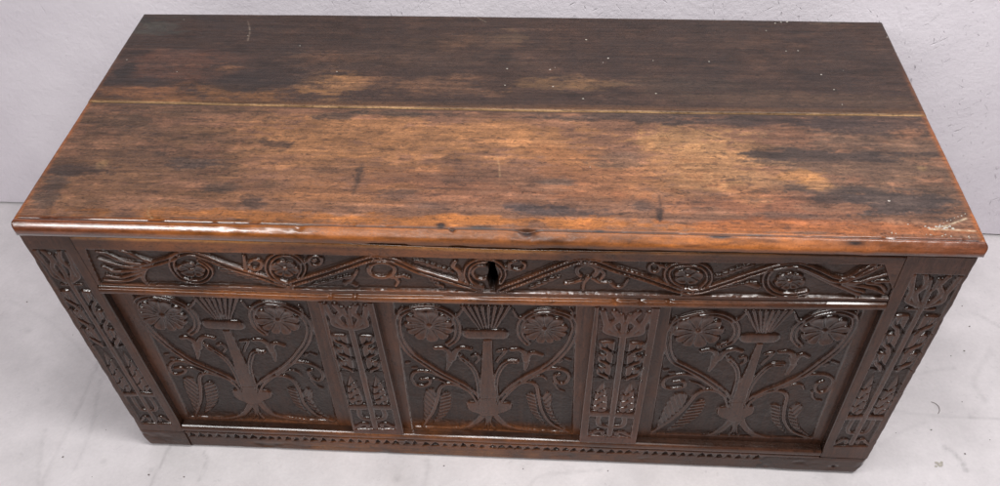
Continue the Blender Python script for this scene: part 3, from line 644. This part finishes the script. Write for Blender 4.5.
    def ex(F, X, Z, H, c, n, n2):
        c = np.where((H < -.012)[..., None], .002, c); w = (np.clip(.45 + .5 * n, 0, .8) * sstep(-.0015, -.0035, H))[..., None]; c = c * (1 - w) + lin('#4a3226') * w  # keyhole walls tinted near black, the shade inside painted in
        h = Z - rail_bottom(X); warm = sstep(-.60, -.42, X) * sstep(.42, .05, X)
        flat = np.maximum(sstep(.026, .022, h), sstep(-.004, .004, Z - np.interp(X, FT[:, 0], FT[:, 1])))
        w = np.clip(warm * flat * (.80 + .8 * n + .4 * n2), 0, .95)[..., None]; c = c * (1 - w) + lin('#85502d') * w
        w = np.clip(warm * (1 - flat) * sstep(-.003, 0, H) * (.40 + .9 * n + .5 * n2), 0, .8)[..., None]; c = c * (1 - w) + lin('#7d4d31') * w
        w = np.clip(sstep(-.60, -.55, X) * sstep(.55, .1, X) * sstep(.010, .003, TOPZ - .0055 * np.exp(-((X - .04) / .22) ** 2) - Z) * (.75 + n), 0, 1)[..., None]; w = w * sstep(.0012, .0022, TOPZ - .0055 * np.exp(-((X - .04) / .22) ** 2) - Z)[..., None]; c = c * (1 - w) + lin('#b27a42') * w; tt = sstep(.0020, .0008, TOPZ - .0055 * np.exp(-((X - .04) / .22) ** 2) - Z)[..., None]; c = c * (1 - .85 * tt); return np.where((H < -.012)[..., None], .002, c)  # tan worn arris; topmost edge darkened as painted shade of the lid gap
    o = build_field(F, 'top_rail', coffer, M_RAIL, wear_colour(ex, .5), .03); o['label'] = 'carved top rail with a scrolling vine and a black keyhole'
build_rail()

# ------------------------------------------------------------------ bottom rail with its row of nicks
def build_bottom():
    xs = np.linspace(-.5655, .5640, 900); zs = np.linspace(.0008, BOTZ, 62); X, Z = np.meshgrid(xs, zs)
    F = Field(X, Z, 0., 601)
    zz = Z + .0012 * fbm(X * 5, X * 0, 8, 2)
    F.H += np.where(zz > .056, .0016 * np.sqrt(np.clip(1 - ((zz - .0625) / .0065) ** 2, 0, 1)), 0) - .0022 * np.exp(-((zz - .0545) / .0014) ** 2)
    F.H -= np.where(zz > .0665, .003 * ((zz - .0665) / .004) ** 2, 0)
    F.H -= .0012 * sstep(.047, .044, zz) 
    x = -.555; rng = np.random.RandomState(3)
    while x < .47:
        w = rng.uniform(.0058, .0082); dp = rng.uniform(.0026, .0052); zc = .0405 + rng.uniform(-.001, .001)
        k = (np.abs(X - x) < .012) & (np.abs(Z - zc) < .012)
        u = (F.wx[k] - x) / w; v = (F.wz[k] - zc) / .0070
        tri = 1 - np.maximum(np.abs(u) * .95 + .45 * (v + .3), -v * 1.1 + .25 * u) + .25 * fbm(F.wx[k] * 200, F.wz[k] * 200, 620, 2); F.H[k] -= dp * sstep(0, .9, tri)
        x += rng.uniform(.0145, .0195)
    F.H -= .002 * sstep(.15, .7, fbm(X * 14, Z * 40, 603, 3)) * sstep(.03, .012, Z)
    F.H -= np.where(Z < .006, (.006 - Z) * .5, 0)
    def ex(F, X, Z, H, c, n, n2):
        m = sstep(-.50, -.30, X) * sstep(.42, .02, X)
        w = np.clip(m * (.65 + .8 * n + .4 * n2), 0, .95)[..., None] * sstep(-.004, -.001, H)[..., None]; c = c * (1 - w) + lin('#7d4c2b') * w
        w = np.clip(m * sstep(.030, .022, Z) * (.35 + 1.0 * n + .5 * n2), 0, .8)[..., None]; return c * (1 - w) + lin('#7a5230') * w
    o = build_field(F, 'bottom_rail', coffer, M_RAIL, wear_colour(ex, .5), .03); o['label'] = 'bottom rail with a row of small triangular nicks'
build_bottom()

# ------------------------------------------------------------------ feet: a plain block under each corner stile
def foot(x0, x1, z1, y0, seed, label, cut=0):
    n = int((x1 - x0) / .0018); X, Z = np.meshgrid(np.linspace(x0, x1, n), np.linspace(.0004, z1, 30))
    F = Field(X, Z, y0, seed)
    edge_round(F, X - x0 + (.005 if cut > 0 else 0), np.minimum(x1 - X + (.005 if cut < 0 else 0), z1 - Z + .002), 1, 1, .007)
    F.H -= .0030 * sstep(-.1, .7, fbm(X * 18, Z * 30, seed + 1, 3)) + np.where(Z < .010, (.010 - Z) ** 2 * 40, 0)
    F.H -= .004 * np.exp(-(((X - (x0 + .72 * (x1 - x0))) / .006) ** 2 + ((Z - .022) / .004) ** 2)) * (cut > 0)
    if cut > 0: F.H -= .0016 * sstep(.07, 0, X - x0)
    # lower outer corner is knocked off
    V0 = X.copy(); k = sstep(.030, 0, Z)
    if cut > 0: F.X = X - .010 * k * sstep(x1 - .02, x1, X)
    else: F.X = X + .006 * k * sstep(x0 + .02, x0, X)
    o = build_field(F, 'foot', coffer, M_RAIL, wear_colour(None, .35), .06 if cut < 0 else .03); o['label'] = label
foot(-.6525, -.5662, FOOTZ, -.001, 701, 'plain dark foot block under the stile, beside the nicked rail', -1)
foot(.4640, .6475, FOOTZ - .0010, -.0008, 731, 'long patched foot block lapped over the nicked rail', 1)

# ------------------------------------------------------------------ sides, back and bottom of the carcase
XB0, XB1, YB = -.652, .6475, .515
for sgn, xo in ((-1, XB0), (1, XB1)):
    a, b_ = (xo, xo + .030) if sgn < 0 else (xo - .030, xo)
    box('side_rail', a + .0005, b_ - .0005, .0305, YB - .062, .475, TOPZ, M_SIDE, coffer)
    box('side_rail', a + .0005, b_ - .0005, .0305, YB - .062, .03, .115, M_SIDE, coffer)
    pa = (xo + .010, xo + .022) if sgn < 0 else (xo - .022, xo - .010)
    box('side_panel', pa[0], pa[1], .0305, YB - .062, .113, .477, M_SIDE, coffer, .001)
    box('rear_stile', a, b_, YB - .0615, YB, .0005, TOPZ, M_STILE, coffer)
box('back_board', XB0 + .0305, XB1 - .0305, YB - .022, YB - .002, .03, TOPZ - .001, M_RAIL, coffer, .002)
box('bottom_board', XB0 + .0305, XB1 - .0305, .032, YB - .023, .045, .061, M_RAIL, coffer, .002)

# ------------------------------------------------------------------ lid
HT = .5847
lid = bpy.data.objects.new('lid', None); COL.objects.link(lid); lid.parent = coffer; lid.location = (0, .26, .557); lid['label'] = 'worn two plank lid with a moulded front edge'
def lx0(y): return -.650 - .0118 * np.clip(y, 0, 1) / .54
def lx1(y): return .650 + .0012 * np.clip(y, 0, 1) / .54
JP = on_z([(97, 101), (300, 105.6), (500, 109.6), (700, 112.6), (923, 115)], HT)
def joint(x): x = np.asarray(x, float); return np.interp(x, JP[:, 0], JP[:, 1]) + .0008 * fbm(x * 18, x * 0 + 4, 90, 3)
BP = on_z([(143, 13.5), (300, 14.2), (500, 16), (700, 18.5), (882, 21.5)], HT)
def back(x): return np.interp(x, BP[:, 0], BP[:, 1])
LBt = np.array([(-.65, .5562), (-.32, .5558), (0., .5566), (.28, .5585), (.52, .560), (.65, .561)])
def lid_bottom(x): return np.interp(x, LBt[:, 0], LBt[:, 1])

FRONT_BASE = '#755341'; BACK_BASE = '#44322b'
BACKL = [(170, 65, 75, 15, '#5f4034', .8), (150, 92, 70, 9, '#7b5236', .85), (230, 92, 70, 7, '#76502f', .7), (228, 68, 14, 5, '#7a563e', .6), (335, 86, 36, 13, '#85603f', .85), (330, 58, 45, 5, '#6b4a36', .6), (420, 86, 80, 10, '#765540', .55),
         (560, 86, 60, 7, '#7a5c40', .6), (470, 44, 70, 9, '#5c4436', .6), (515, 37, 16, 6, '#66503f', .6), (400, 60, 120, 10, '#564238', .4), (155, 25, 26, 10, '#474642', .8), (800, 100, 130, 7, '#5c4638', .55), (690, 86, 60, 8, '#56463c', .4), (240, 86, 30, 7, '#3b302e', .7), (270, 78, 50, 10, '#382e2d', .6), (125, 72, 9, 9, '#2f2827', .8), (130, 82, 40, 4, '#362c2b', .8)]
FRONTL = [(420, 140, 230, 26, '#96693f', .55), (330, 150, 160, 45, '#8f6443', .55), (705, 165, 85, 42, '#9a714c', .75), (690, 140, 60, 12, '#9a7450', .6), (600, 175, 90, 30, '#8d5c3a', .5), (770, 205, 120, 16, '#8a543a', .5), (440, 190, 150, 22, '#80523a', .5), (300, 195, 140, 16, '#8f6240', .45),
          (130, 155, 120, 50, '#5d4536', .75), (110, 190, 90, 26, '#7b583f', .5), (880, 165, 110, 50, '#5c493e', .75), (880, 121, 90, 12, '#4d3d39', .8), (760, 121, 130, 6, '#493a37', .85), (620, 117, 120, 5, '#4a3c38', .85), (835, 155, 90, 6, '#463a37', .85), (900, 205, 52, 14, '#443b3b', .85), (828, 200, 34, 9, '#4b3e3b', .75), (790, 216, 40, 5, '#4a3d3a', .6), (860, 190, 60, 4, '#4a3e3a', .6), (820, 182, 14, 8, '#9c7048', .6), (800, 176, 30, 5, '#a67446', .6),
          (550, 211, 62, 7, '#4d4344', .85), (520, 206, 30, 5, '#55494a', .6), (547, 182, 24, 5, '#544640', .75), (625, 158, 28, 10, '#574740', .65), (640, 206, 16, 6, '#50423e', .7), (660, 215, 4, 12, '#42332f', .8), (358, 178, 5, 15, '#4a3930', .75), (400, 196, 26, 5, '#584640', .6), (430, 206, 26, 6, '#5a4a46', .5), (455, 180, 40, 5, '#6a4c40', .4),
          (188, 163, 28, 6, '#4c3e3a', .85), (75, 170, 34, 5, '#493934', .85), (50, 192, 12, 20, '#52433d', .75), (110, 121, 55, 6, '#594334', .65), (255, 201, 16, 10, '#4d3e39', .75), (222, 187, 26, 5, '#55433a', .75), (160, 153, 14, 4, '#4d3b33', .7), (215, 140, 60, 5, '#5d4536', .6), (275, 144, 18, 4, '#4f3b31', .7), (330, 170, 22, 4, '#5a4234', .6), (272, 185, 22, 6, '#5a4538', .55),
          (102, 165, 5, 3.5, '#8a6c4c', .5), (921, 168, 5, 3, '#8a6f4c', .5), (340, 115, 26, 4, '#4a3c36', .8), (420, 114, 60, 3, '#4a3f39', .8), (200, 112, 60, 5, '#5a4434', .5),
          (480, 221, 330, 7, '#9c602a', .8), (800, 226, 160, 7, '#8f5430', .75), (200, 214, 110, 5, '#8e5a30', .5)]
SCR = [([(690, 127), (704, 133), (722, 140)], .0011, '#2a201d', .85), ([(362, 164), (358, 178), (353, 194)], .0035, '#43332b', .6), ([(497, 156), (499, 166), (500, 177)], .0011, '#a08464', .5), ([(547, 200), (556, 210), (567, 220)], .0011, '#30262a', .7), ([(505, 208), (525, 215), (545, 219)], .0011, '#32282a', .6),
       ([(659, 196), (661, 208), (660, 222)], .0016, '#2c2220', .8), ([(672, 211), (677, 205), (682, 198)], .0010, '#3a2c28', .6), ([(248, 22), (250, 31), (248, 41)], .0012, '#8a7c70', .7), ([(934, 229.5), (948, 225), (966, 218.5)], .0013, '#c9bca6', .7), ([(930, 229), (950, 229.5), (976, 231)], .0014, '#c4b6a0', .7), ([(150, 207), (148, 214), (153, 219)], .0011, '#a98c68', .6), ([(128, 62), (160, 66), (200, 64)], .001, '#7a5a48', .4),
       ([(615, 148), (628, 147), (640, 149)], .0018, '#30262a', .7), ([(596, 160), (606, 161)], .0016, '#3a2e2a', .7), ([(260, 142), (275, 144), (292, 145)], .0016, '#3a2c26', .7), ([(378, 197), (390, 192), (415, 190), (440, 188)], .0020, '#4a3b36', .6), ([(810, 24), (840, 23)], .0010, '#8d8172', .4), ([(478, 18), (486, 22)], .0010, '#8d8172', .6), ([(775, 158), (800, 160), (840, 163)], .0022, '#382c2a', .6)]
def lid_tint(X, Y, base, layers, seed, gain=1.):
    c = np.ones(X.shape + (3,)) * lin(base)
    st = fbm(X * 4, Y * 110, seed, 5); c *= (1 + (.38 if seed > 820 else .20) * st)[..., None]
    nn = fbm(X * 16, Y * 50, seed + 7, 5); nf = fbm(X * 55, Y * 170, seed + 8, 4); mot = fbm(X * 300, Y * 330, seed + 9, 3)
    for px, py, rx, ry, h, a in layers:
        o = on_z([(px, py), (px + rx, py), (px, py + ry)], HT); ax = np.linalg.norm(o[1] - o[0]); ay = np.linalg.norm(o[2] - o[0])
        r = np.hypot((X - o[0, 0]) / ax, (Y - o[0, 1]) / ay)
        m = (a * sstep(1.25, .45, r + .95 * nn + .65 * nf + .25 * mot))[..., None]
        c = c * (1 - m) + lin(h) * m
    mm = fbm(X * 24, Y * 66, seed + 21, 5); mt = (sstep(.08, .45, mm) * .6)[..., None]; c = c * (1 - mt) + c * np.array([1.55, 1.50, 1.38]) * mt
    md = (sstep(.10, .50, fbm(X * 18, Y * 58, seed + 25, 5)) * .5)[..., None]; c = c * (1 - md) + c * .45 * md
    # dark flecks left in the grain and pale rubbed fibres
    fl = (sstep(.22, .62, fbm(X * 60, Y * 200, seed + 11, 4)) * .45)[..., None]; c = c * (1 - fl) + lin('#3a2c28') * fl
    rb = (sstep(.30, .70, fbm(X * 60, Y * 230, seed + 12, 4)) * .45)[..., None]; c = c * (1 - rb) + np.minimum(c * 1.7, 1) * rb
    lum = (c @ np.array([.3, .55, .15]))[..., None]; c = (c * .97 + lum * .03) * np.clip(lum / .105, .05, 3) ** .24 * gain
    for P, w, h, a in SCR:
        q = spline(on_z(P, HT), 6); lo = q.min(0) - .006; hi = q.max(0) + .006; k = (X > lo[0]) & (X < hi[0]) & (Y > lo[1]) & (Y < hi[1])
        if k.any():
            d, t, _, _ = pdist(X[k] + .0006 * mot[k], Y[k], q); m = (a * np.exp(-(d / w) ** 2) * (.45 + .75 * vnoise(t * 14, t * 0, 6)))[:, None]; c[k] = c[k] * (1 - m) + lin(h) * m
    return c * (1 + .20 * mot + .16 * nf)[..., None] * np.array([1.02, .98, .90])
def sweep(name, prof_y, prof_z, tags, tint, mat, parent, seed, disp):
    """prof_y(x), prof_z(x): arrays (rows) for each column x; first row to last row is a closed loop section."""
    r = .0065; a = np.linspace(0, math.pi / 2, 7)
    inset = r - r * np.sin(a); drop = r - r * np.cos(a)[::1]
    # u: fraction of length; ends rounded: the section shrinks by 'shr' while x moves out
    sh_l = r - np.sqrt(np.clip(r * r - (r - (r - r * np.cos(a))) ** 2, 0, None)); xo_l = r - r * np.cos(a)
    us = np.linspace(0, 1, 900); R = len(tags)
    L = len(us) + 2 * len(a); V = np.zeros((R, L, 3)); 
    xoff = np.concatenate([xo_l, np.full(len(us), -1), xo_l[::-1]]); shr = np.concatenate([sh_l, np.zeros(len(us)), sh_l[::-1]])
    for j in range(L):
        if j < len(a): f = ('l', xoff[j])
        elif j >= L - len(a): f = ('r', xoff[j])
        else: f = ('m', us[j - len(a)])
        xx = -.65 if f[0] == 'l' else .65 if f[0] == 'r' else -.65 + 1.3 * f[1]
        py = prof_y(xx).copy(); pz = prof_z(xx).copy()
        zmax = pz.max(); zmin = pz.min(); ymin = py.min(); ymax = py.max(); s = shr[j]
        sy = s if tags[0] == 'f' else 0
        pz = np.minimum(pz, zmax - s); pz = np.maximum(pz, zmin + .4 * s)
        if ymin < .05: py = np.maximum(py, ymin + s * 1.5)
        else: py = np.minimum(py, ymax - s * 2.2)
        x0 = lx0(py); x1 = lx1(py)
        x = x0 + f[1] if f[0] == 'l' else x1 - f[1] if f[0] == 'r' else x0 + r + (x1 - x0 - 2 * r) * f[1]
        V[:, j, 0] = x; V[:, j, 1] = py; V[:, j, 2] = pz
    V = disp(V)
    idx = np.arange(R * L).reshape(R, L)
    nx = np.roll(idx, -1, 0)
    Q = np.stack([idx[:, :-1], nx[:, :-1], nx[:, 1:], idx[:, 1:]], -1).reshape(-1, 4)
    fl = np.repeat(np.array(tags == 'm') if not isinstance(tags, list) else np.array([t == 'm' for t in tags]), L - 1)
    c = tint(V[..., 0], V[..., 1], V[..., 2])
    Vf = V.reshape(-1, 3); cf = c.reshape(-1, c.shape[-1])
    # smooth normals over the whole section
    du = np.gradient(V, axis=1); dv = (np.roll(V, -1, 0) - np.roll(V, 1, 0)); n = np.cross(dv, du); n /= np.maximum(np.linalg.norm(n, axis=-1, keepdims=True), 1e-9)
    nf = n.reshape(-1, 3)
    off = np.array(lid.location)
    def part(nm, sel, m, caps):
        f = Q[sel]; u, inv = np.unique(f, return_inverse=True); v = Vf[u] - off; ng = []
        nn = nf[u]; cc = cf[u]; f2 = inv.reshape(-1, 4)
        if caps:
            k = len(v); v = np.vstack([v, Vf[idx[:, 0]] - off, Vf[idx[:, -1]] - off]); cc = np.vstack([cc, cf[idx[:, 0]], cf[idx[:, -1]]])
            nn = np.vstack([nn, np.tile([-1, 0, 0], (R, 1)), np.tile([1, 0, 0], (R, 1))])
            ng = [list(range(k, k + R))[::-1], list(range(k + R, k + 2 * R))]
        return raw_mesh(nm, v, (f2, ng), m, parent, cc, nn)
    base = part(name, ~fl, mat, True)
    return base, (lambda nm, m, par=None: part(nm, fl, m, False)) if fl.any() else None
def pit(X, Y, px, py, rx, ry, ph=0):
    o = on_z([(px, py), (px + rx, py), (px, py + ry)], HT); return np.exp(-(((X - o[0, 0]) / np.linalg.norm(o[1] - o[0])) ** 2 + ((Y - o[0, 1]) / np.linalg.norm(o[2] - o[0])) ** 2))
def top_disp(V, seed, w):
    X, Y = V[..., 0], V[..., 1]
    d = .0007 * fbm(X * 3, Y * 9, seed, 3) + .00028 * fbm(X * 14, Y * 90, seed + 1, 4) + .00016 * fbm(X * 90, Y * 320, seed + 2, 3)
    V[..., 2] += d * w; return V
# back plank
def back_plank():
    ny = 180
    def py(x): 
        j = joint(x); b = back(x); return np.concatenate([[j + .0008, j + .0008, j + .0016, j + .003, j + .006], np.linspace(j + .009, b - .006, ny), [b - .003, b - .001, b, b, b - .002, b - .02, j + .02]])
    R = ny + 12
    def pz(x): return np.concatenate([[HT - .026, HT - .0016, HT - .0003, HT + .0008, HT + .0010], np.full(ny, HT + .0008), [HT + .0002, HT - .001, HT - .004, HT - .020, HT - .026, HT - .027, HT - .027]])
    def disp(V):
        w = (V[..., 2] > HT - .003) * 1.; V = top_disp(V, 801, w)
        return V
    def tint(X, Y, Z):
        c = lid_tint(X, Y, BACK_BASE, BACKL, 811, .92)
        e = sstep(.0020, .0009, Y - joint(X)) * np.clip(.85 + .8 * fbm(X * 16, Y * 0, 815, 4), 0, 1); e = e[..., None]
        b = sstep(.018, .004, Y - joint(X))[..., None] * .35; c = c * (1 - b) + lin('#76502f') * b
        c = c * (1 - e) + lin('#c9a277') * e
        o = (sstep(.012, .003, np.minimum(X - lx0(Y), lx1(Y) - X)) * (.55 + .5 * fbm(Y * 30, X * 0, 816, 3)) * sstep(.5, .3, Y))[..., None]; o = np.clip(o, 0, .8)
        return c * (1 - o) + lin('#7a4a2c') * o
    b, _ = sweep('board', py, pz, ['b'] * R, tint, M_LID, lid, 801, disp); b['label'] = 'dark rear plank of the lid'
back_plank()
def front_plank():
    ny = 190
    nose = [(.0068, -.0002), (.0054, -.0010), (.0044, -.0024), (.0034, -.0026), (.0026, -.0016), (.0017, -.0008), (.0004, -.0009), (-.0008, -.0016), (-.0024, -.00305), (-.00405, -.0046), (-.00565, -.0062), (-.0072, -.00785), (-.0086, -.0095), (-.0096, -.0114), (-.0101, -.0138), (-.0099, -.0168), (-.0090, -.0198), (-.0072, -.0222), (-.0054, -.0240), (-.0040, -.0252), (-.0026, -.0262)]
    nz = np.array(nose)
    def py(x):
        j = joint(x); return np.concatenate([[j - .0022, j - .0010], [j - .0010, j - .0016, j - .004], np.linspace(j - .007, .0085, ny), nz[:, 0], [.01, .03, j - .03]])
    R = 5 + ny + len(nose) + 3; tags = ['f'] * (5 + ny) + ['m'] * (len(nose) - 1) + ['f'] * 4
    def pz(x):
        bt = lid_bottom(x); k = (HT - bt) / .0262
        return np.concatenate([[bt, bt + .001], [HT - .004, HT - .0014, HT - .0004], np.full(ny, HT), HT + nz[:, 1] * np.where(nz[:, 1] < -.01, k, 1), [bt, bt, bt]])
    def py2(x): return py(x)[::-1]
    def pz2(x): return pz(x)[::-1]
    def disp(V):
        X, Y, Z = V[..., 0], V[..., 1], V[..., 2]; top = (Z > HT - .0035) & (Y > .0065); nosem = Y < .0066
        V = top_disp(V, 821, top * 1.)
        nn = (Y < .0066) & (Z > HT - .0275)
        rough = .06 + .94 * sstep(-.48, -.18, X)
        V[..., 1] += nn * rough * (.0005 * fbm(X * 9, Z * 60, 824, 3) + .0004 * fbm(X * 60, Z * 200, 825, 3))
        V[..., 2] += nn * rough * (.0004 * fbm(X * 12, Y * 50, 826, 3) + .00045 * fbm(X * 80, Y * 200, 827, 3)) * (Z > HT - .018)
        for px, py_, rx, ry, dp in ((527, 231, 9, 2.6, .0055), (441, 225, 5, 2.4, .0042), (532, 236, 5, 2.4, .002), (452, 229, 3, 1.6, .003), (300, 226, 4, 1.4, .002), (660, 215, 3, 9, .0008), (358, 178, 3, 14, .0006), (828, 250, 9, 2, .002), (700, 249, 5, 2, .002), (870, 246, 6, 2, .0016), (480, 226, 6, 1.5, .0012), (925, 170, 3, 2, .001)):
            V[..., 2] -= nn * dp * pit(X, Y, px, py_, rx, ry) if py_ > 219 else top * dp * pit(X, Y, px, py_, rx, ry)
        # ragged arris behind the groove
        g = np.exp(-((Y - .0068) / .0022) ** 2) * sstep(.1, .55, fbm(X * 38, X * 0 + 2, 829, 3)); V[..., 2] -= .0014 * g * (Z > HT - .004)
        # bottom of the edge is chipped in the middle
        ch = sstep(.0, .5, fbm(X * 26, X * 0 + 5, 830, 3)) * sstep(.30, .12, np.abs(X + .01)); V[..., 2] += .003 * ch * (Z < HT - .021) * (Y < .0)
        return V
    def tint(X, Y, Z):
        c = lid_tint(X, Y, FRONT_BASE, FRONTL, 841, .90)
        jd = joint(X) - Y; b = (sstep(.014, .002, jd) * np.clip(.70 + .6 * fbm(X * 10, Y * 40, 843, 3), 0, .9))[..., None]; c = c * (1 - b) + lin('#43352f') * b
        n = fbm(X * 6, Z * 40, 845, 4); n2 = fbm(X * 40, Z * 200, 846, 4)
        nm = (Y < .0070); mid = sstep(-.58, -.35, X) * sstep(.66, .30, X)
        amber = lin('#9a5a28'); redb = lin('#70402a')
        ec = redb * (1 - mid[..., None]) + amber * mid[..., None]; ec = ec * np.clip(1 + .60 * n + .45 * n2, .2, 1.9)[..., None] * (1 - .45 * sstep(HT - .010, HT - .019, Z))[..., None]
        dk = (sstep(.10, .55, fbm(X * 11, Z * 160, 847, 5)) * .8)[..., None]; ec = ec * (1 - dk) + lin('#3a241c') * dk
        c = np.where(nm[..., None], ec, c)
        gr = (np.exp(-((Y - .0042) / .0019) ** 2) * (Z > HT - .004) * .85)[..., None]; c = c * (1 - gr) + lin('#33221c') * gr
        for px, py_, rx, ry in ((527, 231, 8, 2.4), (441, 225, 5, 2.2), (452, 229, 3, 1.4), (600, 231, 5, 1.2), (480, 227, 12, 1.2), (720, 236, 14, 1.2), (855, 241, 10, 1.4)):
            k = np.clip(1.3 * pit(X, Y, px, py_, rx, ry) + .3 * n2, 0, 1)[..., None] * (pit(X, Y, px, py_, rx * 1.6, ry * 1.6) > .2)[..., None]; c = c * (1 - k) + lin('#2a1c18') * k
        o = np.clip(sstep(.013, .003, np.minimum(X - lx0(Y), lx1(Y) - X)) * (.75 + .6 * fbm(Y * 30, X * 0, 848, 3)), 0, .9)[..., None]; o = o * (Y > .004)[..., None]
        c = c * (1 - o) + lin('#96572c') * o
        gl = np.where(nm, .55 + .75 * sstep(-.42, -.12, X) - .35 * sstep(.35, .6, X) + .25 * n2, 1.); gl = np.clip(gl, .45, 1.5)
        return np.concatenate([c, gl[..., None]], -1)
    b, mk = sweep('board', py2, pz2, tags[::-1][1:] + ['f'], tint, M_LID, lid, 821, disp); b['label'] = 'brown worn front plank of the lid'
    m = mk('edge_moulding', M_EDGE); m['label'] = 'amber rounded front edge of the lid'
front_plank()

# paint flecks on the lid, each a small raised blot
def blots():
    V = []; F = []; rng = np.random.RandomState(11)
    spots = [(586, 40, 2.2), (507, 69, 2), (550, 70, 2), (555, 68, 1.4), (553, 87, 2.2), (608, 58.6, 1.8), (603, 63, 1.2), (653, 61, 1.8), (709, 62, 1.5), (583, 99, 1.7), (656, 94, 2), (505, 85.6, 1.8), (766, 31, 1.6), (775, 23.5, 1.5), (781, 22.6, 1.6), (787, 22, 1.4), (786, 51.5, 1.6), (798, 51, 1.4), (821, 75, 1.8), (834, 90, 1.3), (842, 105, 1.2), (690, 82, 1), (127, 60, 1.4), (177, 72, 1.2), (337, 72, 1.1), (300, 46, 1), (184, 20, 1.3), (887, 37.5, 1.2),
             (889, 201, 2.2), (908, 224.5, 1.6), (590, 167, 1), (843, 71, 1), (250, 30, 1), (248, 36, .9)]
    for x in np.linspace(926, 953, 16): spots.append((x + rng.uniform(-1, 1), 228 - (x - 926) * .02 + rng.uniform(-1.6, 1.6), rng.uniform(.8, 2.0)))
    for x in np.linspace(940, 965, 8): spots.append((x, 224.5 - (x - 940) * .42 + rng.uniform(-.6, .6), rng.uniform(.6, 1.2)))
    for x in rng.uniform(850, 975, 12): spots.append((x, 233 + (x - 900) * .055 + rng.uniform(-.8, 1.5), rng.uniform(.5, 1.0)))
    off = np.array(lid.location)
    for x, y, r in spots:
        c = on_z([(x, y)], HT)[0]; n = 9; k = len(V); rr = r * .00085 * rng.uniform(.65, 1.25)
        z = HT + .0012 if c[1] > joint(c[0]) else HT + .0005
        for i in range(n):
            a = i / n * 6.283; q = rr * rng.uniform(.5, 1.7); V.append(np.array([c[0] + 1.6 * q * math.cos(a), c[1] + q * math.sin(a), z - .0016]) - off)
        for i in range(n):
            a = i / n * 6.283; q = .55 * rr * rng.uniform(.7, 1.3); V.append(np.array([c[0] + 1.4 * q * math.cos(a), c[1] + q * math.sin(a), z + .0001]) - off)
        for i in range(n): F.append((k + i, k + (i + 1) % n, k + n + (i + 1) % n, k + n + i))
        F.append(tuple(range(k + n, k + 2 * n)))
    me = bpy.data.meshes.new('paint_fleck'); me.from_pydata([tuple(v) for v in V], [], F); o = link('paint_fleck', me, lid, M_PAINT); o['kind'] = 'stuff'; o['label'] = 'small white paint flecks on the lid'
blots()

# ------------------------------------------------------------------ litter on the floor
def lump(bmv, c, r, rng, flat=.6):
    import bmesh
    bm = bmesh.new(); bmesh.ops.create_icosphere(bm, subdivisions=1, radius=1)
    for v in bm.verts:
        s = rng.uniform(.65, 1.3); v.co = (v.co.x * r * s * 1.3 + c[0], v.co.y * r * s + c[1], max(v.co.z * r * s * flat, -r * flat * .6) + c[2] + r * flat * .55)
    k = len(bmv[0]); bmv[0].extend([tuple(v.co) for v in bm.verts]); bmv[1].extend([tuple(k + w.index for w in f.verts) for f in bm.faces]); bm.free()
rng = np.random.RandomState(21); B = ([], [])
for x, y, r in [(962, 306, 1.4), (969.5, 326.5, 1.5), (964, 351, 1.6), (951, 356, .9), (931, 430, 1.3), (965, 454, 1.5), (962, 402, 1.1), (27, 302, 1.4), (73, 335, .9), (63, 457, 1.6), (149, 475, 1.7), (184, 477, 1.4), (92, 477, .8), (444, 466, 1.2), (608, 471, 1.0), (896, 433, .8), (106, 430, .8), (905, 390, .8), (523, 469, 1.0), (990, 440, .9)]:
    c = on_z([(x, y)], 0)[0]; lump(B, (c[0], c[1], 0), r * .0010, rng)
me = bpy.data.meshes.new('crumbs'); me.from_pydata(B[0], [], B[1]); o = link('crumbs', me, None, M_CRUMB); o['kind'] = 'stuff'; o['label'] = 'tiny dark crumbs scattered on the pale floor'; o['category'] = 'crumbs'
c = on_z([(936.5, 463)], 0)[0]; B = ([], [])
for dx, dy, r in ((0, 0, .0026), (.005, -.004, .0034), (.009, .001, .0024), (-.003, -.007, .002)): lump(B, (c[0] + dx, c[1] + dy, 0), r, rng, .5)
me = bpy.data.meshes.new('paint_chip'); me.from_pydata(B[0], [], B[1]); o = link('paint_chip', me, None, M_PAINT); o['label'] = 'small white paint chip on the floor beside the patched foot'; o['category'] = 'paint chip'
def fibre(P, r, label):
    q = spline(on_z(P, 0), 8); V = []; F = []; n = 5
    for i, p in enumerate(q):
        d = q[min(i + 1, len(q) - 1)] - q[max(i - 1, 0)]; d /= max(np.linalg.norm(d), 1e-9); s = np.array([-d[1], d[0]])
        for j in range(n):
            a = j / n * 6.283; V.append((p[0] + s[0] * r * math.cos(a), p[1] + s[1] * r * math.cos(a), r * .9 + r * math.sin(a) + .0008 * math.sin(i * .4) ** 2))
    for i in range(len(q) - 1):
        for j in range(n): F.append((i * n + j, i * n + (j + 1) % n, (i + 1) * n + (j + 1) % n, (i + 1) * n + j))
    F.append(tuple(range(n))[::-1]); k = (len(q) - 1) * n; F.append(tuple(range(k, k + n)))
    me = bpy.data.meshes.new('hair'); me.from_pydata(V, [], F); o = link('hair', me, None, M_FIBRE); o['label'] = label; o['category'] = 'hair'
fibre([(931, 402), (937, 405), (939.5, 410), (938, 414)], .0005, 'thin curled brown hair lying on the pale floor')
